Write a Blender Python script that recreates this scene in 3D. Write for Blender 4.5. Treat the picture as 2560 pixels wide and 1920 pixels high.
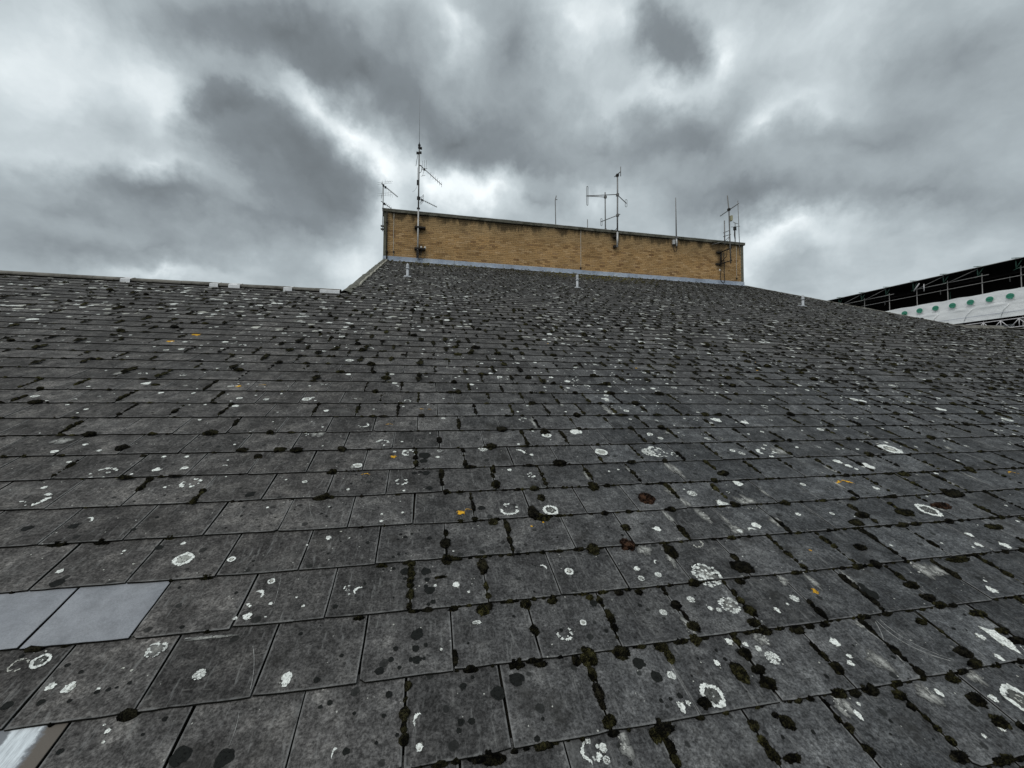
import bpy, bmesh, math, random
import numpy as np
from mathutils import Vector, Matrix, noise as mnoise

random.seed(7)
rng = np.random.default_rng(11)
scene = bpy.context.scene
for _o in list(bpy.data.objects):
    bpy.data.objects.remove(_o)

# ------------------------------------------------------------------ camera
PITCH = 0.39391                      # slope of the slate roof (22.57 degrees)
CA, SA = math.cos(PITCH), math.sin(PITCH)
CAM = Vector((0.0, 0.0, 1.5035))
RIGHT = Vector((0.977877, -0.209139, 0.004102))
UP = Vector((-0.011697, -0.035093, 0.999316))
FWD = Vector((0.208852, 0.977256, 0.036763))
cam_data = bpy.data.cameras.new('camera')
cam_data.sensor_width = 36.0
cam_data.lens = 1033.18 / 2560 * 36.0
cam_data.clip_start = 0.05
cam_data.clip_end = 6000
cam = bpy.data.objects.new('camera', cam_data)
scene.collection.objects.link(cam)
cam.matrix_world = Matrix(((RIGHT.x, UP.x, -FWD.x, CAM.x), (RIGHT.y, UP.y, -FWD.y, CAM.y),
                           (RIGHT.z, UP.z, -FWD.z, CAM.z), (0, 0, 0, 1)))
scene.camera = cam

# ------------------------------------------------------------------ node helper
class Nodes:
    def __init__(self, tree):
        self.t = tree; self.n = tree.nodes; self.l = tree.links
    def new(self, kind, **kw):
        nd = self.n.new(kind)
        for k, v in kw.items():
            setattr(nd, k, v)
        return nd
    def put(self, sock, v):
        if v is None: return
        if isinstance(v, bpy.types.NodeSocket): self.l.new(v, sock)
        else:
            if isinstance(v, (tuple, list)) and len(v) == 3 and sock.type == 'RGBA': v = (*v, 1.0)
            sock.default_value = v
    def math(self, op, a, b=None, c=None, clamp=False):
        nd = self.new('ShaderNodeMath', operation=op); nd.use_clamp = clamp
        self.put(nd.inputs[0], a); self.put(nd.inputs[1], b)
        if c is not None: self.put(nd.inputs[2], c)
        return nd.outputs[0]
    def vmath(self, op, a, b=None, scale=None):
        nd = self.new('ShaderNodeVectorMath', operation=op)
        self.put(nd.inputs[0], a)
        if b is not None: self.put(nd.inputs[1], b)
        if scale is not None: self.put(nd.inputs['Scale'], scale)
        return nd.outputs['Value'] if op in ('LENGTH', 'DOT_PRODUCT', 'DISTANCE') else nd.outputs[0]
    def mapping(self, vec, loc=(0, 0, 0), rot=(0, 0, 0), scale=(1, 1, 1), kind='POINT'):
        nd = self.new('ShaderNodeMapping', vector_type=kind)
        self.put(nd.inputs['Vector'], vec)
        nd.inputs['Location'].default_value = loc; nd.inputs['Rotation'].default_value = rot
        nd.inputs['Scale'].default_value = scale
        return nd.outputs[0]
    def noise(self, vec, scale, detail=4.0, rough=0.55, dist=0.0, color=False):
        nd = self.new('ShaderNodeTexNoise'); nd.noise_dimensions = '3D'
        self.put(nd.inputs['Vector'], vec); self.put(nd.inputs['Scale'], scale)
        nd.inputs['Detail'].default_value = detail; nd.inputs['Roughness'].default_value = rough
        nd.inputs['Distortion'].default_value = dist
        return nd.outputs['Color' if color else 'Fac']
    def voronoi(self, vec, scale, feature='F1'):
        nd = self.new('ShaderNodeTexVoronoi', feature=feature)
        self.put(nd.inputs['Vector'], vec); nd.inputs['Scale'].default_value = scale
        return nd.outputs['Distance'], nd.outputs['Color']
    def step(self, v, lo, hi, to0=0.0, to1=1.0):
        nd = self.new('ShaderNodeMapRange'); nd.interpolation_type = 'SMOOTHSTEP'
        self.put(nd.inputs[0], v)
        nd.inputs[1].default_value = lo; nd.inputs[2].default_value = hi
        nd.inputs[3].default_value = to0; nd.inputs[4].default_value = to1
        return nd.outputs[0]
    def ramp(self, v, stops):
        nd = self.new('ShaderNodeValToRGB'); self.put(nd.inputs[0], v)
        el = nd.color_ramp.elements
        while len(el) < len(stops): el.new(0.5)
        for e, (p, c) in zip(el, stops):
            e.position = p; e.color = (*c, 1.0) if isinstance(c, tuple) else (c, c, c, 1.0)
        return nd.outputs[0]
    def mix(self, fac, a, b, blend='MIX'):
        nd = self.new('ShaderNodeMix', data_type='RGBA', blend_type=blend)
        self.put(nd.inputs[0], fac); self.put(nd.inputs[6], a); self.put(nd.inputs[7], b)
        return nd.outputs[2]
    def sep(self, v):
        nd = self.new('ShaderNodeSeparateXYZ'); self.put(nd.inputs[0], v); return nd.outputs

# ------------------------------------------------------------------ sky: a broken overcast
def px_dir(x, y):                    # direction towards a point of the sky, given on a 2212 px wide plate
    k = 2560 / 2212
    d = RIGHT * (x * k - 1280) - UP * (y * k - 960) + FWD * 1033.18
    return d.normalized()

SUN_EL, SUN_AZ = math.radians(52), math.radians(226)     # azimuth clockwise from +Y
world = bpy.data.worlds.new('World'); scene.world = world; world.use_nodes = True
wn = Nodes(world.node_tree); wn.n.clear()
gen = wn.new('ShaderNodeTexCoord').outputs['Generated']
warp = wn.vmath('SUBTRACT', wn.noise(gen, 5.0, 6.0, 0.58, color=True), (0.5, 0.5, 0.5))
wdir = wn.vmath('ADD', gen, wn.vmath('SCALE', warp, scale=0.21))
gz = wn.math('ADD', wn.math('MAXIMUM', wn.sep(gen)[2], 0.0), 0.22)
gx, gy, _ = wn.sep(gen)
cmb = wn.new('ShaderNodeCombineXYZ')
wn.put(cmb.inputs[0], wn.math('DIVIDE', gx, gz)); wn.put(cmb.inputs[1], wn.math('DIVIDE', gy, gz))
deck_p = cmb.outputs[0]
f1 = wn.noise(deck_p, 0.9, 5.0, 0.52, 0.35)
f2 = wn.noise(wdir, 4.5, 5.0, 0.58, 0.0)
f3 = wn.noise(deck_p, 3.2, 4.0, 0.55, 0.0)
acc = wn.math('MULTIPLY_ADD', wn.math('SUBTRACT', f1, 0.5), 0.42, 0.50)
acc = wn.math('MULTIPLY_ADD', wn.math('SUBTRACT', f2, 0.5), 0.50, acc)
acc = wn.math('MULTIPLY_ADD', wn.math('SUBTRACT', f3, 0.5), 0.26, acc)
CLOUDS = [  # x, y, half width, half height, tilt (deg), lighter / darker
    (60, 120, 280, 220, 0, .24), (300, 130, 140, 150, 25, .20), (385, 250, 80, 120, 10, .24), (690, 235, 130, 60, 38, .36),
    (770, 300, 60, 60, 40, .34), (825, 385, 75, 130, 5, .54), (960, 395, 120, 50, 12, .46), (1085, 425, 150, 60, 0, .36), (955, 50, 70, 90, 10, .24),
    (1225, 60, 110, 110, 10, .26), (1400, 215, 240, 60, 0, .30), (1560, 120, 70, 90, 20, .36), (1665, 275, 100, 60, -30, .36),
    (1710, 505, 190, 55, 0, .36), (1640, 570, 80, 90, 0, .34), (355, 372, 110, 34, 18, .22), (790, 560, 100, 110, 0, .28),
    (1760, 90, 220, 140, 0, .14), (300, 597, 160, 26, 0, .22), (1320, 70, 90, 80, 0, .20), (130, 330, 260, 70, 8, .16),
    (2000, 570, 260, 60, -10, .04), (1290, 430, 120, 40, 0, .14), (1900, 60, 160, 80, 10, .12), (1780, 200, 160, 60, -10, .14),
    (500, 225, 115, 72, 15, -.26), (560, 300, 165, 120, 20, -.22), (640, 370, 215, 130, 12, -.22), (725, 395, 135, 85, 10, -.18), (620, 480, 260, 70, 5, -.32),
    (330, 430, 170, 40, 10, -.22), (600, 60, 330, 110, 8, -.46), (780, 165, 170, 90, 30, -.40), (660, 160, 140, 60, 20, -.26), (890, 190, 130, 150, 20, -.20), (1080, 110, 110, 150, 5, -.28),
    (1010, 295, 230, 85, 10, -.46), (1160, 375, 260, 60, 5, -.32), (1290, 295, 220, 90, 0, -.28), (1430, 110, 135, 85, 25, -.30),
    (1490, 325, 220, 70, 0, -.26), (1610, 430, 230, 70, 0, -.34), (1900, 290, 260, 130, 0, -.30), (2080, 130, 300, 150, 0, -.32),
    (1960, 430, 380, 90, 0, -.28), (140, 450, 380, 80, 8, -.16), (260, 540, 380, 50, 0, -.16), (1180, 440, 70, 40, 0, -.30)]
CRISP = {(500, 225), (560, 300), (640, 370), (725, 395), (1430, 110)}
for x, y, rx, ry, tilt, amp in CLOUDS:
    c = px_dir(x, y)
    e1 = (px_dir(x + 5, y + 5 * math.tan(math.radians(tilt))) - c)
    e1 = (e1 - c * e1.dot(c)).normalized(); e2 = c.cross(e1)
    fs = 892.7 / c.dot(FWD)
    mp = wn.mapping(wdir, tuple(c), Matrix((e1, e2, c)).transposed().to_euler(), (1.35 * rx / fs, 1.35 * ry / fs, 0.6), 'TEXTURE')
    gr = wn.new('ShaderNodeTexGradient', gradient_type='QUADRATIC_SPHERE'); wn.l.new(mp, gr.inputs[0])
    fac = gr.outputs['Fac']
    if (x, y) in CRISP: fac = wn.step(fac, .02, .60)           # clouds with a harder edge
    acc = wn.math('MULTIPLY_ADD', fac, amp * (1.15 if amp > 0 else 1.0), acc)
cloud = wn.ramp(wn.math('MULTIPLY_ADD', acc, .75, .20), [(0.0, (.105, .118, .128)), (0.20, (.150, .170, .182)), (0.35, (.212, .241, .260)), (0.5375, (.370, .420, .444)), (0.6875, (.555, .618, .645)), (0.91, (.90, .96, .98))])
sky = wn.new('ShaderNodeTexSky', sky_type='NISHITA'); sky.sun_disc = False
sky.sun_elevation = SUN_EL; sky.sun_rotation = SUN_AZ
skyc = wn.vmath('SCALE', sky.outputs[0], scale=0.003)
bg = wn.new('ShaderNodeBackground'); wn.put(bg.inputs[0], wn.mix(1.0, cloud, skyc, 'ADD')); bg.inputs[1].default_value = 1.0
wn.l.new(bg.outputs[0], wn.new('ShaderNodeOutputWorld').inputs[0])

world.cycles.sampling_method = 'NONE'          # smooth sky: plain sampling is quicker
sun_data = bpy.data.lights.new('sun', 'SUN'); sun_data.energy = 1.3; sun_data.angle = math.radians(50); sun_data.color = (1.0, .97, .93)
sun = bpy.data.objects.new('sun', sun_data); scene.collection.objects.link(sun)
sdir = Vector((math.sin(SUN_AZ) * math.cos(SUN_EL), math.cos(SUN_AZ) * math.cos(SUN_EL), math.sin(SUN_EL)))
sun.rotation_euler = sdir.to_track_quat('Z', 'Y').to_euler()
sun.location = (0, -5, 30)

vs = scene.view_settings
vs.view_transform = 'Standard'; vs.look = 'None'; vs.exposure = 0.12; vs.gamma = 1.0; vs.use_curve_mapping = False

scene.cycles.max_bounces = 5; scene.cycles.diffuse_bounces = 3; scene.cycles.glossy_bounces = 2

# ------------------------------------------------------------------ materials
def material(name, build, rough=0.7, spec=0.3, metal=0.0):
    m = bpy.data.materials.new(name); m.use_nodes = True
    nt = Nodes(m.node_tree); nt.n.clear()
    out = nt.new('ShaderNodeOutputMaterial'); b = nt.new('ShaderNodeBsdfPrincipled')
    b.inputs['Roughness'].default_value = rough; b.inputs['Specular IOR Level'].default_value = spec
    b.inputs['Metallic'].default_value = metal
    nt.l.new(b.outputs[0], out.inputs[0])
    res = build(nt)
    col, bump, strength, dist = res if isinstance(res, tuple) else (res, None, 0, 0)
    nt.put(b.inputs['Base Color'], col)
    if bump is not None:
        bp = nt.new('ShaderNodeBump'); bp.inputs['Strength'].default_value = strength; bp.inputs['Distance'].default_value = dist
        nt.l.new(bump, bp.inputs['Height']); nt.l.new(bp.outputs[0], b.inputs['Normal'])
    return m

def geo(nt): return nt.new('ShaderNodeNewGeometry')
def plane_coords(nt): return nt.mapping(geo(nt).outputs['Position'], rot=(-PITCH, 0, 0))
def piece_random(nt):
    return nt.math('FRACT', nt.math('ADD', nt.math('MULTIPLY', nt.new('ShaderNodeObjectInfo').outputs['Random'], 7.31), geo(nt).outputs['Random Per Island']))

def slate_build(nt):
    p0 = plane_coords(nt); r = piece_random(nt)
    off = nt.new('ShaderNodeCombineXYZ')
    nt.put(off.inputs[0], nt.math('MULTIPLY', r, 37.0)); nt.put(off.inputs[1], nt.math('MULTIPLY', r, 91.0)); nt.put(off.inputs[2], nt.math('MULTIPLY', r, 13.0))
    p = nt.vmath('ADD', p0, off.outputs[0])
    col = nt.ramp(nt.noise(p, 9.0, 6.0, 0.62), [(.30, (.033, .033, .033)), (.50, (.062, .0625, .063)), (.72, (.125, .125, .123))])
    zone = nt.math('ADD', nt.math('MULTIPLY', nt.step(nt.sep(p0)[0], -1.5, 2.5), nt.step(nt.sep(p0)[1], 2.5, 7.0, 1.0, .15)), nt.math('SUBTRACT', nt.noise(p0, 0.8, 3.0), 0.5))
    col = nt.mix(1.0, col, nt.mix(zone, (1.06, 1.0, .95), (.965, 1.0, 1.035)), 'MULTIPLY')
    fine = nt.math('MULTIPLY', nt.step(nt.noise(p, 120.0, 5.0, 0.75), .32, .68, .42, 1.62), nt.step(nt.noise(p, 48.0, 5.0, 0.75), .32, .68, .58, 1.44))
    col = nt.vmath('MULTIPLY', col, fine)
    col = nt.vmath('MULTIPLY', col, nt.math('MULTIPLY_ADD', nt.math('FRACT', nt.math('MULTIPLY', r, 17.7)), .62, .68))
    st = nt.noise(nt.mapping(p, scale=(75, 11, 1)), 1.0, 5.0, 0.65, 0.4)
    col = nt.mix(nt.math('MULTIPLY', nt.step(st, .55, .74), .55), col, (.21, .21, .205))
    st2 = nt.noise(nt.mapping(p, scale=(16, 60, 1)), 1.0, 5.0, 0.7, 0.8)
    col = nt.mix(nt.math('MULTIPLY', nt.step(st2, .58, .76), .42), col, (.19, .185, .175))
    blo = nt.noise(p, 4.2, 6.0, 0.7, 0.5)
    col = nt.mix(nt.math('MULTIPLY', nt.step(blo, .56, .74), .34), col, (.15, .15, .145))
    drk = nt.noise(nt.vmath('ADD', p, (5.2, 1.3, 7.7)), 5.5, 4.0, 0.6)
    col = nt.mix(nt.math('MULTIPLY', nt.step(drk, .56, .72), .55), col, (.022, .021, .019))
    # scattered round black crust spots and pale specks
    wp = nt.vmath('ADD', p, nt.vmath('SCALE', nt.noise(p, 40.0, 3.0, color=True), scale=0.012))
    d, c = nt.voronoi(nt.mapping(wp, scale=(1, 1, 0)), 19.0); cr = nt.sep(c)
    rad = nt.math('MULTIPLY', cr[0], .34)
    sp = nt.math('MULTIPLY', nt.step(nt.math('SUBTRACT', rad, d), 0.0, .06), nt.step(cr[1], .66, .70))
    col = nt.mix(nt.math('MULTIPLY', sp, .8), col, (.014, .015, .014))
    d, c = nt.voronoi(nt.mapping(wp, scale=(1, 1, 0)), 52.0); cr = nt.sep(c)
    sp = nt.math('MULTIPLY', nt.step(nt.math('SUBTRACT', nt.math('MULTIPLY', cr[0], .30), d), 0.0, .08), nt.step(cr[1], .80, .84))
    col = nt.mix(nt.math('MULTIPLY', sp, .7), col, (.018, .018, .017))
    d, c = nt.voronoi(nt.mapping(wp, scale=(1, 1, 0)), 70.0); cr = nt.sep(c)
    sp = nt.math('MULTIPLY', nt.step(nt.math('SUBTRACT', nt.math('MULTIPLY', cr[0], .26), d), 0.0, .06), nt.step(cr[1], .93, .95))
    col = nt.mix(nt.math('MULTIPLY', sp, .8), col, (.50, .50, .46))
    # pale worn arrises
    uv = nt.sep(nt.new('ShaderNodeUVMap').outputs[0])
    eu = nt.math('MULTIPLY', nt.math('MINIMUM', uv[0], nt.math('SUBTRACT', 1.0, uv[0])), .30)
    ev = nt.math('MULTIPLY', uv[1], .25)
    e = nt.math('ADD', nt.math('MINIMUM', eu, ev), nt.math('MULTIPLY', nt.math('SUBTRACT', nt.noise(p, 38.0, 4.0, .6), .5), .018))
    col = nt.mix(nt.step(e, -.001, .008, .46, 0.0), col, (.27, .27, .265))
    h = nt.math('ADD', nt.noise(p, 160.0, 4.0, .7), nt.math('MULTIPLY', nt.noise(p, 18.0, 4.0, .6), 1.6))
    return col, h, 0.35, 0.004
M_SLATE = material('weathered_slate', slate_build, 0.88, 0.14)
M_EDGE = material('grimy_shaded_slate_edge', lambda nt: nt.ramp(nt.noise(plane_coords(nt), 60.0, 5.0, .7), [(.35, (.008, .008, .007)), (.75, (.030, .028, .022))]), 0.95, 0.1)  # edge faces near black: grime, plus the shadow under the laps painted in

def new_slate_build(nt):
    p = plane_coords(nt)
    col = nt.ramp(nt.noise(p, 5.0, 5.0, .6), [(.3, (.195, .205, .225)), (.7, (.270, .280, .300))])
    col = nt.vmath('MULTIPLY', col, nt.math('MULTIPLY', nt.step(nt.noise(p, 220.0, 3.0, .7), .2, .8, .80, 1.15), nt.step(nt.noise(p, 13.0, 6.0, .75), .30, .62, .80, 1.06)))
    col = nt.mix(nt.math('MULTIPLY', nt.step(nt.noise(nt.mapping(p, scale=(60, 9, 1)), 1.0, 4.0), .66, .8), .35), col, (.36, .37, .38))
    return col, nt.noise(p, 200.0, 3.0, .6), 0.10, 0.002
M_NEW_SLATE = material('new_grey_slate', new_slate_build, 0.55, 0.4)

def smear_slate_build(nt):
    p = plane_coords(nt); uv = nt.sep(nt.new('ShaderNodeUVMap').outputs[0])
    u = nt.math('ADD', nt.math('MULTIPLY_ADD', uv[1], .12, uv[0]), nt.math('MULTIPLY', nt.math('SUBTRACT', nt.noise(p, 14.0, 5.0, .65), .5), .28))
    col = nt.mix(nt.step(u, .93, .97), (.17, .18, .195), (.115, .100, .085))
    white = nt.math('MULTIPLY', nt.step(u, .66, .70), nt.step(u, .90, .94, 1.0, 0.0))
    streak = nt.step(nt.noise(nt.mapping(p, scale=(85, 12, 1)), 1.0, 5.0, .65), .30, .62, .45, 1.0)
    col = nt.mix(nt.math('MULTIPLY', white, streak), col, (.66, .71, .74))
    return col, nt.noise(p, 120.0, 4.0, .6), 0.25, 0.003
M_SMEAR = material('chalk_smeared_slate', smear_slate_build, 0.7, 0.3)

M_DECK = material('roof_underlay', lambda nt: nt.ramp(nt.noise(plane_coords(nt), 9.0, 5.0), [(.3, (.010, .010, .008)), (.7, (.024, .021, .014))]), 0.95, 0.1)

def moss_build(nt):
    p = geo(nt).outputs['Position']; at = nt.new('ShaderNodeAttribute', attribute_name='tint')
    n1 = nt.noise(p, 190.0, 5.0, .7); n2 = nt.noise(p, 34.0, 4.0, .6)
    v = nt.step(nt.math('ADD', n1, nt.math('MULTIPLY', nt.math('SUBTRACT', n2, .5), .9)), .38, .74, .12, 3.4)
    col = nt.vmath('MULTIPLY', at.outputs['Color'], v)
    return col, n1, 1.0, 0.012
M_MOSS = material('moss', moss_build, 0.95, 0.08)

def lichen_build(nt):
    p = geo(nt).outputs['Position']; at = nt.new('ShaderNodeAttribute', attribute_name='tint')
    v = nt.math('MULTIPLY', nt.step(nt.noise(p, 150.0, 5.0, .75), .36, .50, .22, 1.06), nt.step(nt.noise(p, 45.0, 4.0, .7), .30, .55, .60, 1.04))
    return nt.vmath('MULTIPLY', at.outputs['Color'], v), nt.noise(p, 200.0, 3.0, .7), .6, .003
M_LICHEN = material('lichen_crust', lichen_build, 0.9, 0.15)

def brick_build(nt):
    p = geo(nt).outputs['Position']; z = nt.sep(p)[2]; r = piece_random(nt)
    col = nt.ramp(r, [(.0, (.26, .152, .068)), (.15, (.40, .248, .110)), (.45, (.465, .296, .138)), (.7, (.435, .264, .114)), (.95, (.53, .355, .185)), (1.0, (.22, .120, .056))])
    up = nt.step(z, 7.9, 8.5)
    col = nt.mix(nt.math('MULTIPLY', up, .6), col, nt.ramp(r, [(.0, (.30, .205, .105)), (.5, (.40, .285, .150)), (1.0, (.33, .225, .112))]))
    col = nt.vmath('MULTIPLY', col, nt.step(nt.noise(p, 26.0, 5.0, .7), .25, .75, .66, 1.28))
    col = nt.vmath('MULTIPLY', col, nt.step(nt.noise(p, 1.1, 4.0, .6), .3, .7, .86, 1.12))
    dr = nt.noise(nt.mapping(p, scale=(2.6, 1, .42)), 1.0, 6.0, .68)
    st = nt.step(nt.math('ADD', dr, nt.step(z, 7.95, 8.78, -.36, .12)), .49, .66)
    col = nt.mix(nt.math('MULTIPLY', st, .72), col, (.022, .020, .014))
    gr = nt.step(nt.math('ADD', nt.noise(p, 1.7, 5.0, .65), nt.step(z, 7.7, 8.75, -.30, .05)), .46, .66)
    col = nt.mix(nt.math('MULTIPLY', gr, .24), col, (.10, .085, .05))
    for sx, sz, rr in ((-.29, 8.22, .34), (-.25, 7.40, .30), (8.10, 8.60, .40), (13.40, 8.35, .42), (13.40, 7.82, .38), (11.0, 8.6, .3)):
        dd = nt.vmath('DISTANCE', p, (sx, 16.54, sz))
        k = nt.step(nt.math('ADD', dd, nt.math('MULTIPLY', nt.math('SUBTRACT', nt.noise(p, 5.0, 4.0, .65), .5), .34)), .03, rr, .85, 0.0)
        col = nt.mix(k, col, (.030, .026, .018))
    return col, nt.noise(p, 90.0, 4.0, .7), .4, .006
M_BRICK = material('buff_brick', brick_build, 0.9, 0.15)

def mortar_build(nt):
    p = geo(nt).outputs['Position']; z = nt.sep(p)[2]
    col = nt.ramp(nt.noise(p, 2.0, 5.0, .65), [(.3, (.44, .345, .215)), (.7, (.64, .53, .37))])
    st = nt.step(nt.math('ADD', nt.noise(nt.mapping(p, scale=(2.6, 1, .42)), 1.0, 6.0, .68), nt.step(z, 7.95, 8.78, -.36, .10)), .49, .64)
    return nt.mix(nt.math('MULTIPLY', st, .85), col, (.03, .027, .02))
M_MORTAR = material('sand_mortar', mortar_build, 0.95, 0.1)

def stained(name, a, b, stain, scale=6.0, amt=.7, rough=.85, lo=.48, hi=.66, metal=0.0):
    def bld(nt):
        p = geo(nt).outputs['Position']
        col = nt.ramp(nt.noise(p, scale, 6.0, .65), [(.3, a), (.7, b)])
        col = nt.mix(nt.math('MULTIPLY', nt.step(nt.noise(nt.vmath('ADD', p, (3.1, 7.7, 1.9)), scale * .6, 6.0, .7), lo, hi), amt), col, stain)
        return col, nt.noise(p, scale * 9, 4.0, .65), .3, .006
    return material(name, bld, rough, .25, metal)
M_COPING = stained('weathered_coping', (.085, .082, .062), (.17, .165, .135), (.030, .032, .018), 5.0, .8)
M_COPTOP = stained('coping_top', (.30, .30, .28), (.48, .48, .45), (.12, .12, .09), 4.0, .6)
M_TRIM = stained('corner_post', (.13, .125, .095), (.20, .195, .15), (.07, .068, .045), 7.0, .6)
M_RIDGE = stained('ridge_concrete', (.12, .112, .098), (.22, .21, .185), (.045, .042, .033), 5.0, .7)
M_MORTAR_W = stained('white_mortar', (.58, .59, .60), (.78, .79, .80), (.35, .35, .34), 9.0, .4)
M_VERGE = stained('mossy_verge', (.105, .103, .088), (.19, .185, .16), (.045, .047, .022), 11.0, .85)
M_FILLET = stained('mortar_fillet', (.30, .285, .24), (.42, .40, .34), (.16, .15, .10), 9.0, .6)

def lead_build(nt):
    p = geo(nt).outputs['Position']
    col = nt.ramp(nt.noise(p, 1.3, 6.0, .65), [(.32, (.225, .260, .320)), (.55, (.325, .375, .450)), (.72, (.46, .50, .545))])
    st = nt.noise(nt.mapping(p, scale=(9, 1, 1.2)), 1.0, 5.0, .65)
    col = nt.mix(nt.math('MULTIPLY', nt.step(st, .52, .72), .5), col, (.50, .53, .54))
    col = nt.mix(nt.math('MULTIPLY', nt.step(nt.noise(nt.mapping(p, loc=(4, 0, 2), scale=(12, 1, 1)), 1.0, 5.0, .7), .58, .72), .55), col, (.13, .145, .165))
    return col, nt.noise(p, 8.0, 4.0, .6), .3, .02
M_LEAD = material('lead_flashing', lead_build, .55, .35)

def metal_mat(name, a, b, rough, metal):
    return material(name, lambda nt: nt.ramp(nt.noise(geo(nt).outputs['Position'], 7.0, 6.0, .7), [(.3, a), (.7, b)]), rough, .4, metal)
M_GALV = metal_mat('galvanised_tube', (.15, .15, .148), (.27, .27, .265), .6, .35)
M_ALU = metal_mat('dull_aluminium', (.12, .118, .112), (.22, .215, .205), .6, .3)
M_PALE = metal_mat('pale_aluminium', (.40, .40, .395), (.56, .56, .55), .5, .3)
M_DARK = metal_mat('rusty_black_steel', (.012, .011, .010), (.040, .032, .026), .8, .2)
M_BLACK = metal_mat('black_rubber', (.008, .008, .008), (.02, .02, .02), .7, 0)
M_WHITE_CABLE = metal_mat('white_cable', (.46, .43, .36), (.62, .58, .50), .7, 0)
M_PVC = metal_mat('grey_pvc', (.38, .40, .42), (.54, .56, .58), .5, 0)
M_CREAM = metal_mat('cream_box', (.36, .34, .21), (.48, .46, .30), .6, 0)
M_PORC = metal_mat('white_porcelain', (.60, .58, .54), (.72, .70, .66), .4, 0)
M_GREEN_STEEL = metal_mat('green_painted_steel', (.025, .07, .052), (.06, .13, .10), .6, .1)
M_SCAF = metal_mat('scaffold_tube', (.20, .20, .195), (.36, .35, .34), .55, .3)
M_SCAF_W = metal_mat('white_lattice_steel', (.52, .51, .52), (.68, .67, .68), .5, .1)
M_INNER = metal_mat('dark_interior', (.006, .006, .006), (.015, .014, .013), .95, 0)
M_MAROON = metal_mat('maroon_cladding', (.05, .008, .012), (.10, .016, .022), .8, 0)
M_TEMPROOF = metal_mat('temporary_roof_sheet', (.30, .31, .31), (.42, .43, .43), .5, .1)
M_LOGO = metal_mat('green_print', (.035, .23, .145), (.05, .29, .19), .6, 0)
M_LOGO_BAR = metal_mat('dark_green_print', (.012, .10, .065), (.02, .13, .085), .6, 0)
M_PRINT = metal_mat('grey_print', (.28, .30, .30), (.38, .40, .40), .6, 0)
M_BLUE = metal_mat('blue_grey_print', (.22, .25, .34), (.30, .33, .42), .6, 0)
def sheet_build(nt):
    p = geo(nt).outputs['Position']
    col = nt.ramp(nt.noise(p, .9, 6.0, .65), [(.3, (.80, .82, .825)), (.7, (.90, .91, .91))])
    return col, nt.noise(p, 4.0, 6.0, .7), .5, .06
M_SHEET = material('white_scaffold_sheet', sheet_build, .55, .3)
M_RENDERED = stained('building_wall', (.25, .22, .18), (.34, .30, .25), (.14, .12, .10), .8, .5)
M_GROUND = stained('ground_asphalt', (.045, .045, .045), (.07, .07, .068), (.03, .03, .03), .3, .5)

# ------------------------------------------------------------------ mesh helpers
COL = scene.collection
def link(name, data, parent=None, mat=None):
    o = bpy.data.objects.new(name, data); COL.objects.link(o)
    if parent is not None: o.parent = parent
    if mat is not None and data is not None:
        data.materials.clear(); data.materials.append(mat)
    return o
def tag(o, label=None, cat=None, group=None, kind=None):
    if label: o['label'] = label
    if cat: o['category'] = cat
    if group: o['group'] = group
    if kind: o['kind'] = kind
    return o
def empty(name, loc, label, cat, group=None):
    o = link(name, None); o.location = loc; o.empty_display_size = .2
    return tag(o, label, cat, group)

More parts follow.
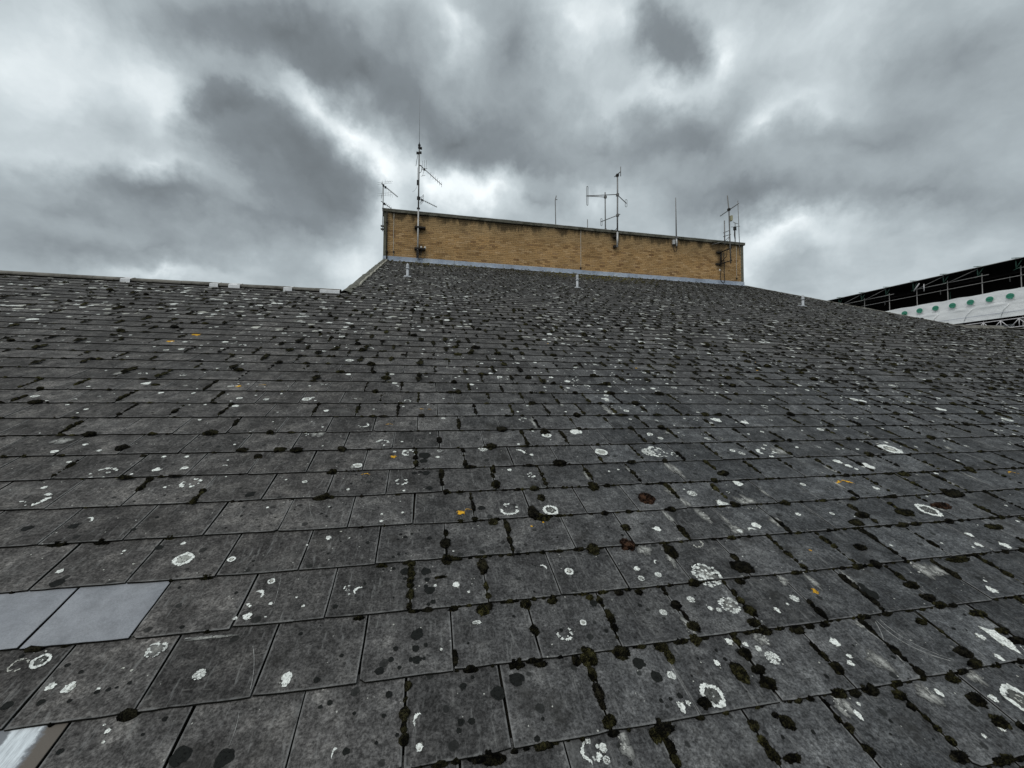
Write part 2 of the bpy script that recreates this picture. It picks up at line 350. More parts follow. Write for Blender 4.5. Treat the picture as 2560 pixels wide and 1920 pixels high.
class MB:
    """collects faces of one mesh"""
    def __init__(s): s.v = []; s.f = []; s.smooth = []
    def add(s, vs, fs, smooth=False):
        b = len(s.v); s.v += [tuple(v) for v in vs]
        for f in fs: s.f.append(tuple(b + i for i in f)); s.smooth.append(smooth)
        return s
    def box(s, lo, hi, rot=None, at=None):
        x0, y0, z0 = lo; x1, y1, z1 = hi
        vs = [Vector(p) for p in ((x0, y0, z0), (x1, y0, z0), (x1, y1, z0), (x0, y1, z0), (x0, y0, z1), (x1, y0, z1), (x1, y1, z1), (x0, y1, z1))]
        if rot is not None: vs = [rot @ v for v in vs]
        if at is not None: vs = [v + Vector(at) for v in vs]
        return s.add(vs, [(0, 3, 2, 1), (4, 5, 6, 7), (0, 1, 5, 4), (1, 2, 6, 5), (2, 3, 7, 6), (3, 0, 4, 7)])
    def tube(s, p0, p1, r0, r1=None, n=8):
        return s.path([p0, p1], [r0, r0 if r1 is None else r1], n)
    def path(s, pts, r, n=8, closed=False):
        pts = [Vector(p) for p in pts]; m = len(pts)
        if not isinstance(r, (list, tuple)): r = [r] * m
        vs, fs = [], []
        prev = None
        for i, p in enumerate(pts):
            if closed: d = pts[(i + 1) % m] - pts[i - 1]
            else: d = pts[min(i + 1, m - 1)] - pts[max(i - 1, 0)]
            d.normalize()
            if prev is None:
                a = d.cross(Vector((0, 0, 1)) if abs(d.z) < .9 else Vector((1, 0, 0))).normalized()
            else:
                a = (prev - d * prev.dot(d)).normalized()
            prev = a; b = d.cross(a)
            for k in range(n):
                t = 2 * math.pi * k / n
                vs.append(p + (a * math.cos(t) + b * math.sin(t)) * r[i])
        for i in range(m if closed else m - 1):
            i2 = (i + 1) % m
            for k in range(n):
                k2 = (k + 1) % n
                fs.append((i * n + k, i * n + k2, i2 * n + k2, i2 * n + k))
        s.add(vs, fs, True)
        if not closed:
            b = len(s.v) - len(vs)
            s.f.append(tuple(b + k for k in reversed(range(n)))); s.smooth.append(False)
            s.f.append(tuple(b + (m - 1) * n + k for k in range(n))); s.smooth.append(False)
        return s
    def lathe(s, prof, at, n=16, axis=None):
        at = Vector(at); vs, fs = [], []
        for r, z in prof:
            for k in range(n):
                t = 2 * math.pi * k / n; vs.append(at + Vector((r * math.cos(t), r * math.sin(t), z)))
        m = len(prof)
        for i in range(m - 1):
            for k in range(n):
                k2 = (k + 1) % n; fs.append((i * n + k, i * n + k2, (i + 1) * n + k2, (i + 1) * n + k))
        fs.append(tuple((m - 1) * n + k for k in range(n)))
        return s.add(vs, fs, True)
    def mesh(s, name):
        me = bpy.data.meshes.new(name); me.from_pydata(s.v, [], s.f)
        me.polygons.foreach_set('use_smooth', s.smooth); me.update()
        return me
    def build(s, name, mat, parent=None):
        return_o = link(name, s.mesh(name), None, mat)
        if parent is not None:            # keep world coordinates under a moved parent
            return_o.parent = parent
            return_o.location = -Vector(parent.location)
        return return_o

# roof frame: X along the courses, t up the slope, n out of the roof plane
U0, V0, W, G, TH = -0.80034, 1.28754, 0.303, 0.25, 0.0092
T_RIDGE, T_WALL, X_L, X_R = 9.36, 17.90, -1.60, 14.66
def rp(x, t, n=0.0): return (x, t * CA - n * SA, t * SA + n * CA)
def slate_top(t):
    s = (t - V0) % G
    return TH * (2 - s / G)
def row_of(t): return math.floor((t - V0) / G)

# ------------------------------------------------------------------ ground and the building under the roof
tag(MB().add([(-2500, -2500, -9), (2500, -2500, -9), (2500, 2500, -9), (-2500, 2500, -9)], [(0, 1, 2, 3)]).build('ground', M_GROUND),
    'grey asphalt ground far below the roof', None, kind='structure')

building = empty('building', (0, 8, -9), 'long low building under a broad dark slate roof spotted with lichen', 'building')
def prism(mb, x0, x1, prof):
    n = len(prof); vs = [(x0, y, z) for y, z in prof] + [(x1, y, z) for y, z in prof]
    fs = [tuple(reversed(range(n))), tuple(range(n, 2 * n))] + [(i, (i + 1) % n, n + (i + 1) % n, n + i) for i in range(n)]
    mb.add(vs, fs)
XA, XB, T_EAVE, NB = -15.0, 32.0, -2.6, -0.012
def yz(t, n=0.0): return rp(0, t, n)[1:]
e0, rg, wl = yz(T_EAVE, NB), yz(T_RIDGE, NB), yz(T_WALL + .1, NB)
yb = 2 * rg[0] - e0[0]
mb = MB()
prism(mb, XA, X_L, [e0, rg, (yb, e0[1]), (yb, e0[1] - .25), (e0[0], e0[1] - .25)])
prism(mb, X_L, X_R, [e0, wl, (22.0, wl[1]), (22.0, e0[1] - .25), (e0[0], e0[1] - .25)])
prism(mb, X_R, XB, [e0, rg, (yb, e0[1]), (yb, e0[1] - .25), (e0[0], e0[1] - .25)])
roof = mb.build('roof', M_DECK, building)
tag(roof, 'dark grey slate roof slope with moss in its joints')
MB().box((XA + .3, e0[0] + .4, -9), (XB - .3, yb - .4, e0[1] - .25)).build('wall', M_RENDERED, building)
ROOF_OFF = -Vector(building.location)   # children of roof inherit its offset; roof itself sits at world origin

def roof_child(name, me, mat=None):
    o = link(name, me, None, mat); o.parent = roof      # roof's world matrix is the identity
    return o

# ------------------------------------------------------------------ slates
def slate_cols(j, x0, x1):
    o = 0.0 if j % 2 else 0.5
    k0 = math.floor((x0 - U0) / W - o); k1 = math.ceil((x1 - U0) / W - o)
    for k in range(k0, k1):
        a = U0 + (k + o) * W; b = a + W
        a2, b2 = max(a, x0), min(b, x1)
        if b2 - a2 > .03: yield k + o, a2, b2
slates = []                               # (row, u, x left, x right, t low, t high)
for j in range(-15, 67):
    t0 = V0 + j * G
    spans = [(XA, XB)] if t0 < T_RIDGE - .12 else [(X_L + .02, X_R)]
    if t0 > T_WALL - .05: continue
    for x0, x1 in spans:
        top = T_WALL + .08
        for u, a, b in slate_cols(j, x0, x1):
            th_ = min(t0 + .285, top)
            if (a < X_L or b > X_R): th_ = min(th_, T_RIDGE)
            slates.append((j, u, a, b, t0, th_))

def screen(P):
    d = Vector(P) - CAM; z = d.dot(FWD)
    if z < .05: return None
    return (1280 + 1033.18 * d.dot(RIGHT) / z, 960 - 1033.18 * d.dot(UP) / z)
def shown_area(s):
    j, u, a, b, t0, t1 = s; q = []
    for x, t in ((a, t0), (b, t0), (b, t0 + G), (a, t0 + G)):
        p = screen(rp(x, t, TH))
        if p is None: return 0
        q.append((min(max(p[0], 0), 2560), min(max(p[1], 0), 1920)))
    return abs(sum(q[i][0] * q[(i + 1) % 4][1] - q[(i + 1) % 4][0] * q[i][1] for i in range(4))) / 2
full = [s for s in slates if abs((s[3] - s[2]) - W) < 1e-6 and s[5] - s[4] > .28]
near = set(sorted(full, key=shown_area, reverse=True)[:300])
GAP = 0.0066
def slate_variant(seed):
    r = random.Random(seed); w = W - GAP; L = .285
    pts = []
    nf, ns = 7, 4
    for i in range(nf + 1):
        x = -w / 2 + w * i / nf; chip = -abs(r.gauss(0, .0012)) if 0 < i < nf else -abs(r.gauss(0, .003))
        pts.append((x, -chip))
    for i in range(1, ns + 1): pts.append((w / 2 + r.gauss(0, .0007), L * i / ns))
    for i in range(ns): pts.append((-w / 2 + r.gauss(0, .0007), L * (ns - i) / ns))
    if seed == 104:                     # a snapped corner
        q = r.uniform(.010, .018); pts[0] = (pts[0][0] + q * .15, q); pts[1] = (pts[0][0] + q * 1.3, .001)
    if seed == 109:
        q = r.uniform(.008, .015); pts[nf] = (pts[nf][0] - q * .2, q); pts[nf - 1] = (pts[nf][0] - q * 1.2, .0015)
    n = len(pts); warp = r.gauss(0, .0016)
    def h(x, s): return TH * (1 - s / G) + warp * ((2 * x / w) ** 2 - .4) * (1 - s / L)
    ch = .0012
    cx, cs = 0, L / 2
    vs = [(x, s, h(x, s)) for x, s in pts]
    vs += [(x, s, h(x, s) + TH - ch) for x, s in pts]
    vs += [(x + (cx - x) * .006, s + (cs - s) * .008, h(x, s) + TH) for x, s in pts]
    fs = []
    for i in range(n):
        i2 = (i + 1) % n
        fs += [(i, i2, n + i2, n + i), (n + i, n + i2, 2 * n + i2, 2 * n + i)]
    fs.append(tuple(2 * n + i for i in range(n)))
    me = bpy.data.meshes.new('slate'); me.from_pydata(vs, [], fs)
    uvl = me.uv_layers.new(name='UVMap')
    for lp in me.loops:
        v = me.vertices[lp.vertex_index].co; uvl.data[lp.index].uv = (v.x / w + .5, v.y / G)
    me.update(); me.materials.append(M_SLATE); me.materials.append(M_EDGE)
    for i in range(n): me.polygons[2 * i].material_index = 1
    return me
VARIANTS = [slate_variant(100 + i) for i in range(12)]
RX = Matrix.Rotation(PITCH, 4, 'X')
SPECIAL = {(2, -1.5): M_NEW_SLATE, (2, -2.5): M_NEW_SLATE, (0, -1.5): M_SMEAR}
rest = []
for s in slates:
    j, u, a, b, t0, t1 = s
    if s in near:
        me = VARIANTS[random.randrange(12)]
        sp = SPECIAL.get((j, u))
        if sp is not None:
            me = me.copy(); me.materials[0] = sp
        o = link('slate', me); o.parent = roof
        slip = random.random() < .06
        loc = Vector(rp((a + b) / 2 + random.gauss(0, .0009), t0 + random.gauss(0, .0018) - (random.uniform(.003, .009) if slip else 0), random.uniform(-.0004, .0006)))
        o.matrix_basis = Matrix.Translation(loc) @ RX @ Matrix.Rotation(random.gauss(0, .012 if slip else .0032), 4, 'Z')
        if sp is M_NEW_SLATE: tag(o, 'smooth pale grey replacement slate')
        elif sp is M_SMEAR: tag(o, 'grey slate with a broad chalky white smear')
    else:
        rest.append(s)
V = np.zeros((len(rest), 8, 3)); UVq = np.zeros((len(rest), 5, 4, 2))
cor = np.array([(0, 0), (1, 0), (1, 1), (0, 1)])
quads = np.array([(4, 5, 6, 7), (0, 1, 5, 4), (1, 2, 6, 5), (2, 3, 7, 6), (3, 0, 4, 7)])
for i, (j, u, a, b, t0, t1) in enumerate(rest):
    jt = random.gauss(0, .0022); jx = random.gauss(0, .001); ro = random.gauss(0, .0035); jn = random.uniform(-.0005, .0012)
    x0, x1 = a + GAP / 2 + jx, b - GAP / 2 + jx
    for k in range(8):
        cx, cs = cor[k % 4]; x = x1 if cx else x0; t = (t1 if cs else t0 + jt) + ro * (x - (x0 + x1) / 2)
        n = TH * (1 - (t - t0) / G) + (TH if k > 3 else 0) + jn
        V[i, k] = rp(x, t, n)
    kk = np.stack([cor[:, 0], cor[:, 1] * (t1 - t0) / G], 1).astype(float)
    UVq[i] = kk[quads % 4]
N = len(rest)
me = bpy.data.meshes.new('slate_field')
me.from_pydata(V.reshape(-1, 3).tolist(), [], (quads[None] + 8 * np.arange(N)[:, None, None]).reshape(-1, 4).tolist())
me.uv_layers.new(name='UVMap').data.foreach_set('uv', UVq.reshape(-1))
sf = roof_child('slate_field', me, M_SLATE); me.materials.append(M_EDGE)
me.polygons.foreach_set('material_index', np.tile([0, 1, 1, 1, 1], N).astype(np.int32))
tag(sf, 'far courses of weathered slates', kind='stuff')

# ------------------------------------------------------------------ ridge tiles, verge
def ridge_mesh(seed, L):
    r = random.Random(seed); mb = MB(); wing, th = .15, .022; ang = PITCH - .05
    prof = [(.135 * math.cos(math.pi * (1 - k / 8)), -.060 + .058 * math.sin(math.pi * k / 8)) for k in range(9)]
    out = [(y, z + th) for y, z in prof]; loop = prof + out[::-1]; n = len(loop)
    vs = [(x, y + r.gauss(0, .001), z + r.gauss(0, .001)) for x in (0, L) for y, z in loop]
    fs = [tuple(reversed(range(n))), tuple(range(n, 2 * n))] + [(i, (i + 1) % n, n + (i + 1) % n, n + i) for i in range(n)]
    return mb.add(vs, fs).mesh('ridge_tile')
RV = [ridge_mesh(i, .447) for i in range(5)]
for m_ in RV: m_.materials.append(M_RIDGE)
white_tiles = []
for xs, xe in ((XA, X_L - .02), (X_R + .02, XB)):
    k = 0; x = xe - .45 if xs == XA else xs
    while xs - .01 <= x <= xe - .4:
        o = link('ridge_tile', RV[random.randrange(5)]); o.parent = roof
        y, z = yz(T_RIDGE, .012)
        o.location = (x, y + random.gauss(0, .002), z + .030 + random.gauss(0, .0012)); o.rotation_euler = (random.gauss(0, .01), random.gauss(0, .002), random.gauss(0, .002))
        if xs != XA: o.scale = (1, 1, .5); o.location.z -= .012
        if xs == XA: x -= .45
        else: x += .45
    # bedding mortar under the ridge tiles
    mb = MB(); y, z = yz(T_RIDGE, 0)
    prism(mb, xs, xe, [(y - .11, z - .05), (y, z + .032), (y + .11, z - .05)])
    roof_child('ridge_bedding', mb.mesh('ridge_bedding'), M_DECK)
y, z = yz(T_RIDGE, .012)
for (xa, xb) in ((-1.98, -1.62), (-2.62, -2.47), (-3.55, -3.36), (-3.86, -3.72), (-5.25, -5.1)):
    mb = MB(); n = 8
    vs = []
    for i in range(n + 1):
        x = xa + (xb - xa) * i / n; k = .6 + .4 * random.random()
        vs += [(x, y - .155, z - .055 - .014 * k), (x, y - .15, z - .005), (x, y - .10, z + .028), (x, y - .02, z + .055 + .006 * k), (x, y + .06, z + .050)]
    mb.add(vs, [(5 * i + q, 5 * i + 5 + q, 5 * i + 6 + q, 5 * i + 1 + q) for i in range(n) for q in range(4)])
    tag(roof_child('mortar_patch', mb.mesh('mortar_patch'), M_MORTAR_W), 'white mortar repair on the ridge')
# loose pale flashing strip at the right end of the slope
mb = MB(); 
for (x0, x1, n0) in ((14.45, 16.2, .012),):
    vs = [rp(x0, T_RIDGE - .32, n0), rp(x1, T_RIDGE - .16, n0 + .02), rp(x1 + .05, T_RIDGE - .02, n0 + .07), rp(x0, T_RIDGE - .05, n0 + .04)]
    vs += [tuple(Vector(v) + Vector((0, 0, .008))) for v in vs]
    mb.add(vs, [(3, 2, 1, 0), (4, 5, 6, 7), (0, 1, 5, 4), (1, 2, 6, 5), (2, 3, 7, 6), (3, 0, 4, 7)])
tag(roof_child('flashing_strip', mb.mesh('flashing_strip'), M_RIDGE), 'pale loose flashing strip at the foot of the right verge')
def verge(x_out, x_in, sgn, t0, t1, name):
    mb = MB(); n = 44; vs = []
    for i in range(n + 1):
        t = t0 + (t1 - t0) * i / n
        j = lambda s_: random.gauss(0, s_)
        vs += [rp(x_out - sgn * .01, t, -.25), rp(x_out + j(.006), t, .035 + j(.006)), rp(x_out + sgn * .05 + j(.006), t, .062 + j(.007)),
               rp((x_out + x_in) / 2, t, .055 + j(.008)), rp(x_in + j(.006), t, .028 + j(.004)), rp(x_in + sgn * .004, t, -.02)]
    mb.add(vs, [tuple(6 * i + q for q in ((k, k + 1, 7 + k, 6 + k) if sgn < 0 else (6 + k, 7 + k, k + 1, k))) for i in range(n) for k in range(5)])
    return roof_child(name, mb.mesh(name), M_VERGE)
tag(verge(X_L, -1.44, 1, T_RIDGE - .05, T_WALL, 'verge'), 'mossy grey verge strip up the left edge')
pts = [rp(-1.43 + .012 * math.sin(i * 1.7) + random.gauss(0, .006), 10.3 + (17.7 - 10.3) * i / 30, .032 + random.gauss(0, .004)) for i in range(31)]
roof_child('mortar_fillet', MB().path(pts, [.021 + random.random() * .008 for _ in pts], 7).mesh('mortar_fillet'), M_FILLET)
pts = [rp(X_R - .02, T_RIDGE + (T_WALL - T_RIDGE) * i / 40, .012 + random.gauss(0, .002)) for i in range(41)]
roof_child('verge_edge', MB().path(pts, .022, 6).mesh('verge_edge'), M_RIDGE)

# ------------------------------------------------------------------ brick plant room at the head of the slope
YW, Z0, Z1 = 16.54, 6.86, 8.79
XL, XR = -1.60, 14.65
plant = empty('plant_room', (6.5, 18, 6.8), 'long buff brick plant room with dark coping at the top of the slate roof', 'plant room')
MB().box((XL + .12, YW + .012, 5.0), (XR - .12, YW + 5.2, Z1 - .02)).build('wall', M_MORTAR, plant)
BL, BH, BW, BHH = .225, .075, .215, .0655
bm_ = MB().add([(0, 0, 0), (BW, 0, 0), (BW, 0, BHH), (0, 0, BHH), (0, .03, 0), (BW, .03, 0), (BW, .03, BHH), (0, .03, BHH)],
               [(0, 1, 2, 3), (1, 5, 6, 2), (4, 0, 3, 7), (3, 2, 6, 7), (4, 5, 1, 0)]).mesh('brick')
bm_.materials.append(M_BRICK)
half = MB().add([(x * .46, y, z) for x, y, z in [tuple(v.co) for v in bm_.vertices]], [tuple(p.vertices) for p in bm_.polygons]).mesh('brick')
half.materials.append(M_BRICK)
bricks = []
row = 0; z = Z0 + .02
XB0, XB1 = XL + .125, XR - .125
while z + BHH < Z1 + .02:
    x = XB0 - (BL / 2 if row % 2 else 0)
    while x < XB1 - .02:
        a, b = max(x, XB0), min(x + BW, XB1)
        if b - a > .03: bricks.append((a, b, z))
        x += BL
    row += 1; z += BH
bricks.sort(key=lambda q: q[0])
singles = [q for q in bricks if q[1] - q[0] > .2][:300]
ss = set(singles); big = MB()
pl = Vector(plant.location)
for a, b, z in bricks:
    dy = random.gauss(0, .0016)
    if (a, b, z) in ss:
        o = link('brick', bm_); o.parent = plant
        o.location = Vector((a, YW + dy, z + random.gauss(0, .0008))) - pl
    else:
        big.add([(a, YW + dy, z), (b, YW + dy, z), (b, YW + dy, z + BHH), (a, YW + dy, z + BHH), (a, YW + .03, z), (b, YW + .03, z), (b, YW + .03, z + BHH), (a, YW + .03, z + BHH)],
                [(0, 1, 2, 3), (1, 5, 6, 2), (4, 0, 3, 7), (3, 2, 6, 7), (4, 5, 1, 0)])
tag(big.build('brick_field', M_BRICK, plant), 'buff brickwork stained black below the coping', kind='stuff')
# side returns in the same brick, coping, corner posts, flashing
for xa, xb in ((XL + .06, XL + .119), (XR - .119, XR - .06)):
    MB().box((xa, YW + .04, 5.0), (xb, YW + 5.2, Z1 - .02)).build('side_wall', M_BRICK, plant)
def rough_strip(p0, p1, prof, n, jit):
    """extrude a (y,z) profile from x0 to x1 with slight unevenness"""
    mb = MB(); m = len(prof); vs = []
    for i in range(n + 1):
        x = p0 + (p1 - p0) * i / n
        vs += [(x, y + random.gauss(0, jit), z_ + random.gauss(0, jit)) for y, z_ in prof]
    fs = [(m * i + k, m * i + (k + 1) % m, m * (i + 1) + (k + 1) % m, m * (i + 1) + k) for i in range(n) for k in range(m)]
    fs += [tuple(range(m - 1, -1, -1)), tuple(m * n + k for k in range(m))]
    return mb.add(vs, fs)
cp = rough_strip(XL - .05, XR + .05, [(YW - .075, Z1 - .01), (YW - .075, Z1 + .085), (YW + 5.25, Z1 + .085), (YW + 5.25, Z1 - .01)], 60, .0025).build('coping', M_COPING, plant)
ct = rough_strip(XL - .06, XR + .06, [(YW - .085, Z1 + .088), (YW - .085, Z1 + .108), (YW + .35, Z1 + .112), (YW + .35, Z1 + .088)], 60, .002)
o = link('coping_edge', ct.mesh('coping_edge'), None, M_COPTOP); o.parent = cp
for xa, xb in ((XL, XL + .115), (XR - .115, XR)):
    MB().box((xa, YW - .015, Z0 - .1), (xb, YW + .20, Z1 - .012)).build('corner_post', M_TRIM, plant)
prev = XL - .012
for x1 in (1.15, 3.15, 5.2, 7.28, 8.77, 10.75, 12.75, XR + .012):
    m_ = rough_strip(prev + .003, x1 - .003, [(YW - .16, Z0 - .035), (YW - .155, Z0 - .020), (YW - .040, Z0 + .030), (YW - .022, Z0 + .19), (YW - .003, Z0 + .195), (YW - .003, Z0 - .035)], 10, .004)
    m_.build('lead_flashing', M_LEAD, plant); prev = x1
MB().tube((-1.458, YW - .07, 6.90), (-1.472, YW - .07, 8.78), .026, n=10).build('downpipe', M_DARK, plant)
for zz in (7.2, 8.35): MB().box((-1.51, YW - .102, zz - .02), (-1.42, YW, zz + .02)).build('pipe_bracket', M_DARK, plant)
for x, zt, zb in ((-1.218, 8.78, 7.06), (6.53, 8.78, 7.08), (14.265, 8.72, 7.19)):
    MB().path([(x + random.gauss(0, .004), YW - .012, zt + (zb - zt) * i / 8) for i in range(9)], .0105, 6).build('wall_cable', M_WHITE_CABLE, plant)
for x, zz in ((-1.205, 7.22), (6.52, 7.13), (14.262, 7.19)):
    MB().box((x - .028, YW - .035, zz - .035), (x + .028, YW, zz + .03)).build('cable_gland', M_BLACK, plant)
# cable with a hanging loop at the right end
pts = [(13.29, 7.47), (13.272, 7.3), (13.262, 7.12), (13.285, 6.95), (13.34, 6.875), (13.40, 6.87), (13.46, 6.95), (13.48, 7.14), (13.476, 7.4), (13.47, 7.78), (13.43, 8.0), (13.42, 8.25)]
MB().path([(x, YW - .19 + .03 * math.sin(i), z_) for i, (x, z_) in enumerate(pts)], .017, 7).build('looped_cable', M_BLACK, plant)
MB().lathe([(0, 0), (.028, 0), (.036, .02), (.028, .045), (.036, .07), (.014, .09)], (13.29, YW - .10, 7.45), 10).build('insulator', M_PORC, plant)

# ------------------------------------------------------------------ aerials
def dipole(t, b, half, axis, r, name, mat, parent):
    """folded dipole: a long vertical loop"""
    t, b, ax = Vector(t), Vector(b), Vector(axis).normalized()
    pts = []
    for i in range(7):
        a = math.pi * i / 6; pts.append(t - Vector((0, 0, half)) + ax * half * math.cos(a) + Vector((0, 0, half)) * math.sin(a))
    for i in range(7):
        a = math.pi + math.pi * i / 6; pts.append(b + Vector((0, 0, half)) + ax * half * math.cos(a) + Vector((0, 0, half)) * math.sin(a))
    return MB().path(pts, r, 6, closed=True).build(name, mat, parent)
def yagi(root, p, e, elems, reflector, rod=.0055, drop=0.0, mat=M_ALU):
    """boom from p to e with its crossing rods; rods stand upright or lie flat"""
    p, e = Vector(p), Vector(e); d = (e - p).normalized(); side = d.cross(Vector((0, 0, 1))).normalized()
    boom = MB().tube(p - d * .12, e, .013, n=8).build('boom', mat, root)
    for f, ln, tilt in elems:
        c = p.lerp(e, f); ax = (Vector((0, 0, 1)) * math.cos(tilt) + side * math.sin(tilt))
        o = link('element', MB().tube(c - ax * ln, c + ax * ln, rod, n=6).mesh('element'), None, mat); o.parent = boom
    for q in reflector:
        o = link('reflector_rod', MB().tube(q[0], q[1], rod, n=6).mesh('reflector_rod'), None, mat); o.parent = boom
    c = p.lerp(e, .14)
    o = link('junction_box', MB().box((-.035, -.03, -.05), (.035, .03, .02)).mesh('junction_box'), None, M_BLACK); o.parent = boom; o.location = c - Vector(boom.parent.location) * 0
    return boom

# corner pole with two television aerials
a1 = empty('television_aerial', (-1.62, 16.44, 7.98), 'thin corner pole with two television aerials on the left end of the brick wall', 'aerial', 'roof aerials')
MB().tube((-1.62, 16.44, 7.97), (-1.622, 16.44, 9.82), .017, n=8).build('pole', M_GALV, a1)
for zz in (8.19, 8.07): MB().box((-1.70, 16.425, zz - .012), (-1.585, 16.56, zz + .012)).build('bracket', M_GALV, a1)
p, e = Vector((-1.62, 16.42, 9.77)), Vector((-1.131, 17.258, 9.765)); d = (e - p).normalized(); sd = d.cross(Vector((0, 0, 1)))
refl = []
for k in range(5):
    for s_ in (-1, 1):
        c = p + d * (.03 + .05 * k) + sd * s_ * (.05 + .045 * k)
        refl.append((c + Vector((0, 0, .03 + .05 * k)), c + sd * s_ * .03 + Vector((0, 0, .22))))
        refl.append((c - Vector((0, 0, .06 + .04 * k)), c + sd * s_ * .03 - Vector((0, 0, .42))))
for zz in (.10, .17, -.28, -.36): refl.append((p + d * .04 - sd * .30 + Vector((0, 0, zz)), p + d * .12 + sd * .30 + Vector((0, 0, zz))))
y1 = yagi(a1, p, e, [(.25 + .058 * i, .035, .8) for i in range(13)] + [(.25 + .058 * i, .035, -.8) for i in range(13)], refl, .0035)
yagi(a1, (-1.62, 16.42, 9.085), (-1.33, 16.90, 9.085), [(.3, .07, .5), (.5, .07, .5), (.7, .07, .5), (.9, .06, .5)], [], .006)
MB().box((-1.65, 16.40, 9.73), (-1.59, 16.47, 9.80)).build('clamp', M_BLACK, a1)

# tall mast with a whip and two yagis
a2 = empty('tall_mast', (-.292, 16.40, 6.9), 'tallest grey mast with a long whip and two yagi aerials on the brick wall', 'mast', 'roof aerials')
MB().tube((-.294, 16.40, 7.02), (-.284, 16.40, 9.0), .030, n=10).build('lower_tube', M_PALE, a2)
MB().path([(-.284, 16.40, 9.0), (-.284, 16.40, 10.2), (-.283, 16.40, 11.55)], [.030, .028, .024], 10).build('upper_tube', M_ALU, a2)
MB().path([(-.283, 16.40, 11.50), (-.282, 16.40, 12.6), (-.281, 16.40, 13.82)], [.010, .0065, .0035], 6).build('whip', M_GALV, a2)
MB().lathe([(.02, -.10), (.045, -.08), (.05, -.02), (.035, 0), (.05, .03), (.05, .08), (.022, .12), (.012, .18)], (-.28, 16.40, 11.46), 10).build('whip_base', M_BLACK, a2)
for dx, dz, w_ in ((.06, 11.41, .05), (-.05, 11.20, .055), (.055, 11.23, .04)):
    MB().box((-.284 + dx - w_, 16.36, dz - .03), (-.284 + dx + w_, 16.45, dz + .03), Matrix.Rotation(0, 3, 'Z')).build('clamp', M_BLACK, a2)
MB().path([(-.32, 16.38, 11.2), (-.36, 16.37, 10.95), (-.40, 16.37, 10.66)], .010, 6).build('hanging_rod', M_GALV, a2)
MB().path([(-.33, 16.37, 10.6), (-.34, 16.37, 10.2), (-.335, 16.37, 9.95)], .007, 6).build('cable', M_BLACK, a2)
MB().path([(-.33, 16.37, 9.95), (-.36, 16.37, 9.80), (-.44, 16.37, 9.66), (-.52, 16.37, 9.60)], .005, 5).build('loose_cable', M_GALV, a2)
MB().box((-.36, 16.36, 9.92), (-.30, 16.44, 10.10)).build('cable_box', M_BLACK, a2)
p, e = Vector((-.20, 16.46, 10.716)), Vector((.652, 17.715, 10.716)); d = (e - p).normalized(); sd = d.cross(Vector((0, 0, 1)))
refl = [(p + d * .22 + sd * (-.10 + .09 * k) - Vector((0, 0, .02)), p + d * .22 + sd * (-.08 + .09 * k) + Vector((0, 0, .36))) for k in range(3)]
refl += [(p + d * .22 - sd * .12, p + d * .22 + sd * .14), (p + d * .25 - sd * .03, p + d * .25 - sd * .10 - Vector((0, 0, .24))), (p + d * .25 - sd * .17 - Vector((0, 0, .24)), p + d * .25 + sd * .02 - Vector((0, 0, .24)))]
yagi(a2, p, e, [(.45 + .11 * i, .11, 0) for i in range(6)], refl, .0065)
MB().tube((-.284, 16.40, 10.72), (-.19, 16.47, 10.74), .02).build('boom_arm', M_ALU, a2)
MB().path([(-.20, 16.40, 10.72), (-.17, 16.39, 10.62), (-.20, 16.39, 10.45), (-.26, 16.39, 10.40)], .010, 6).build('cable_loop', M_BLACK, a2)
p, e = Vector((-.25, 16.42, 9.39)), Vector((.448, 17.008, 9.39)); d = (e - p).normalized(); sd = d.cross(Vector((0, 0, 1)))
refl = [(p + d * .16 - sd * .12 + Vector((0, 0, q)), p + d * .10 + sd * .12 + Vector((0, 0, q + .03))) for q in (-.14, -.07, .07, .13)]
refl += [(p + d * .12 - sd * .1 - Vector((0, 0, .14)), p + d * .12 - sd * .1 + Vector((0, 0, .15))), (p + d * .12 + sd * .1 - Vector((0, 0, .10)), p + d * .12 + sd * .1 + Vector((0, 0, .18)))]
yagi(a2, p, e, [(.35 + .1 * i, .035, .4) for i in range(7)], refl, .007)
for zz in (9.39, 8.98): MB().box((-.345, 16.35, zz - .035 * (zz > 9.2) - .012), (-.225, 16.46, zz + .035 * (zz > 9.2) + .012)).build('clamp', M_BLACK, a2)
for zz in (8.235, 7.385):
    MB().box((-.42, 16.36, zz - .03), (.00, 16.535, zz + .03)).build('wall_bracket', M_DARK, a2)
MB().box((-.34, 16.35, 7.02), (-.25, 16.44, 7.32)).build('cable_box', M_DARK, a2)
for x in (-.16, -.01): MB().lathe([(0, 0), (.03, 0), (.042, .02), (.032, .045), (.042, .07), (.016, .095)], (x, 16.42, 7.40), 10).build('insulator', M_PORC, a2)
for x in (-.16, -.005): MB().path([(x, 16.42, 7.38), (x - .005, 16.40, 7.2), (x - .01, 16.38, 7.02), (x - .12, 16.36, 6.97), (-.27, 16.36, 6.94)], .010, 6).build('cable', M_BLACK, a2)

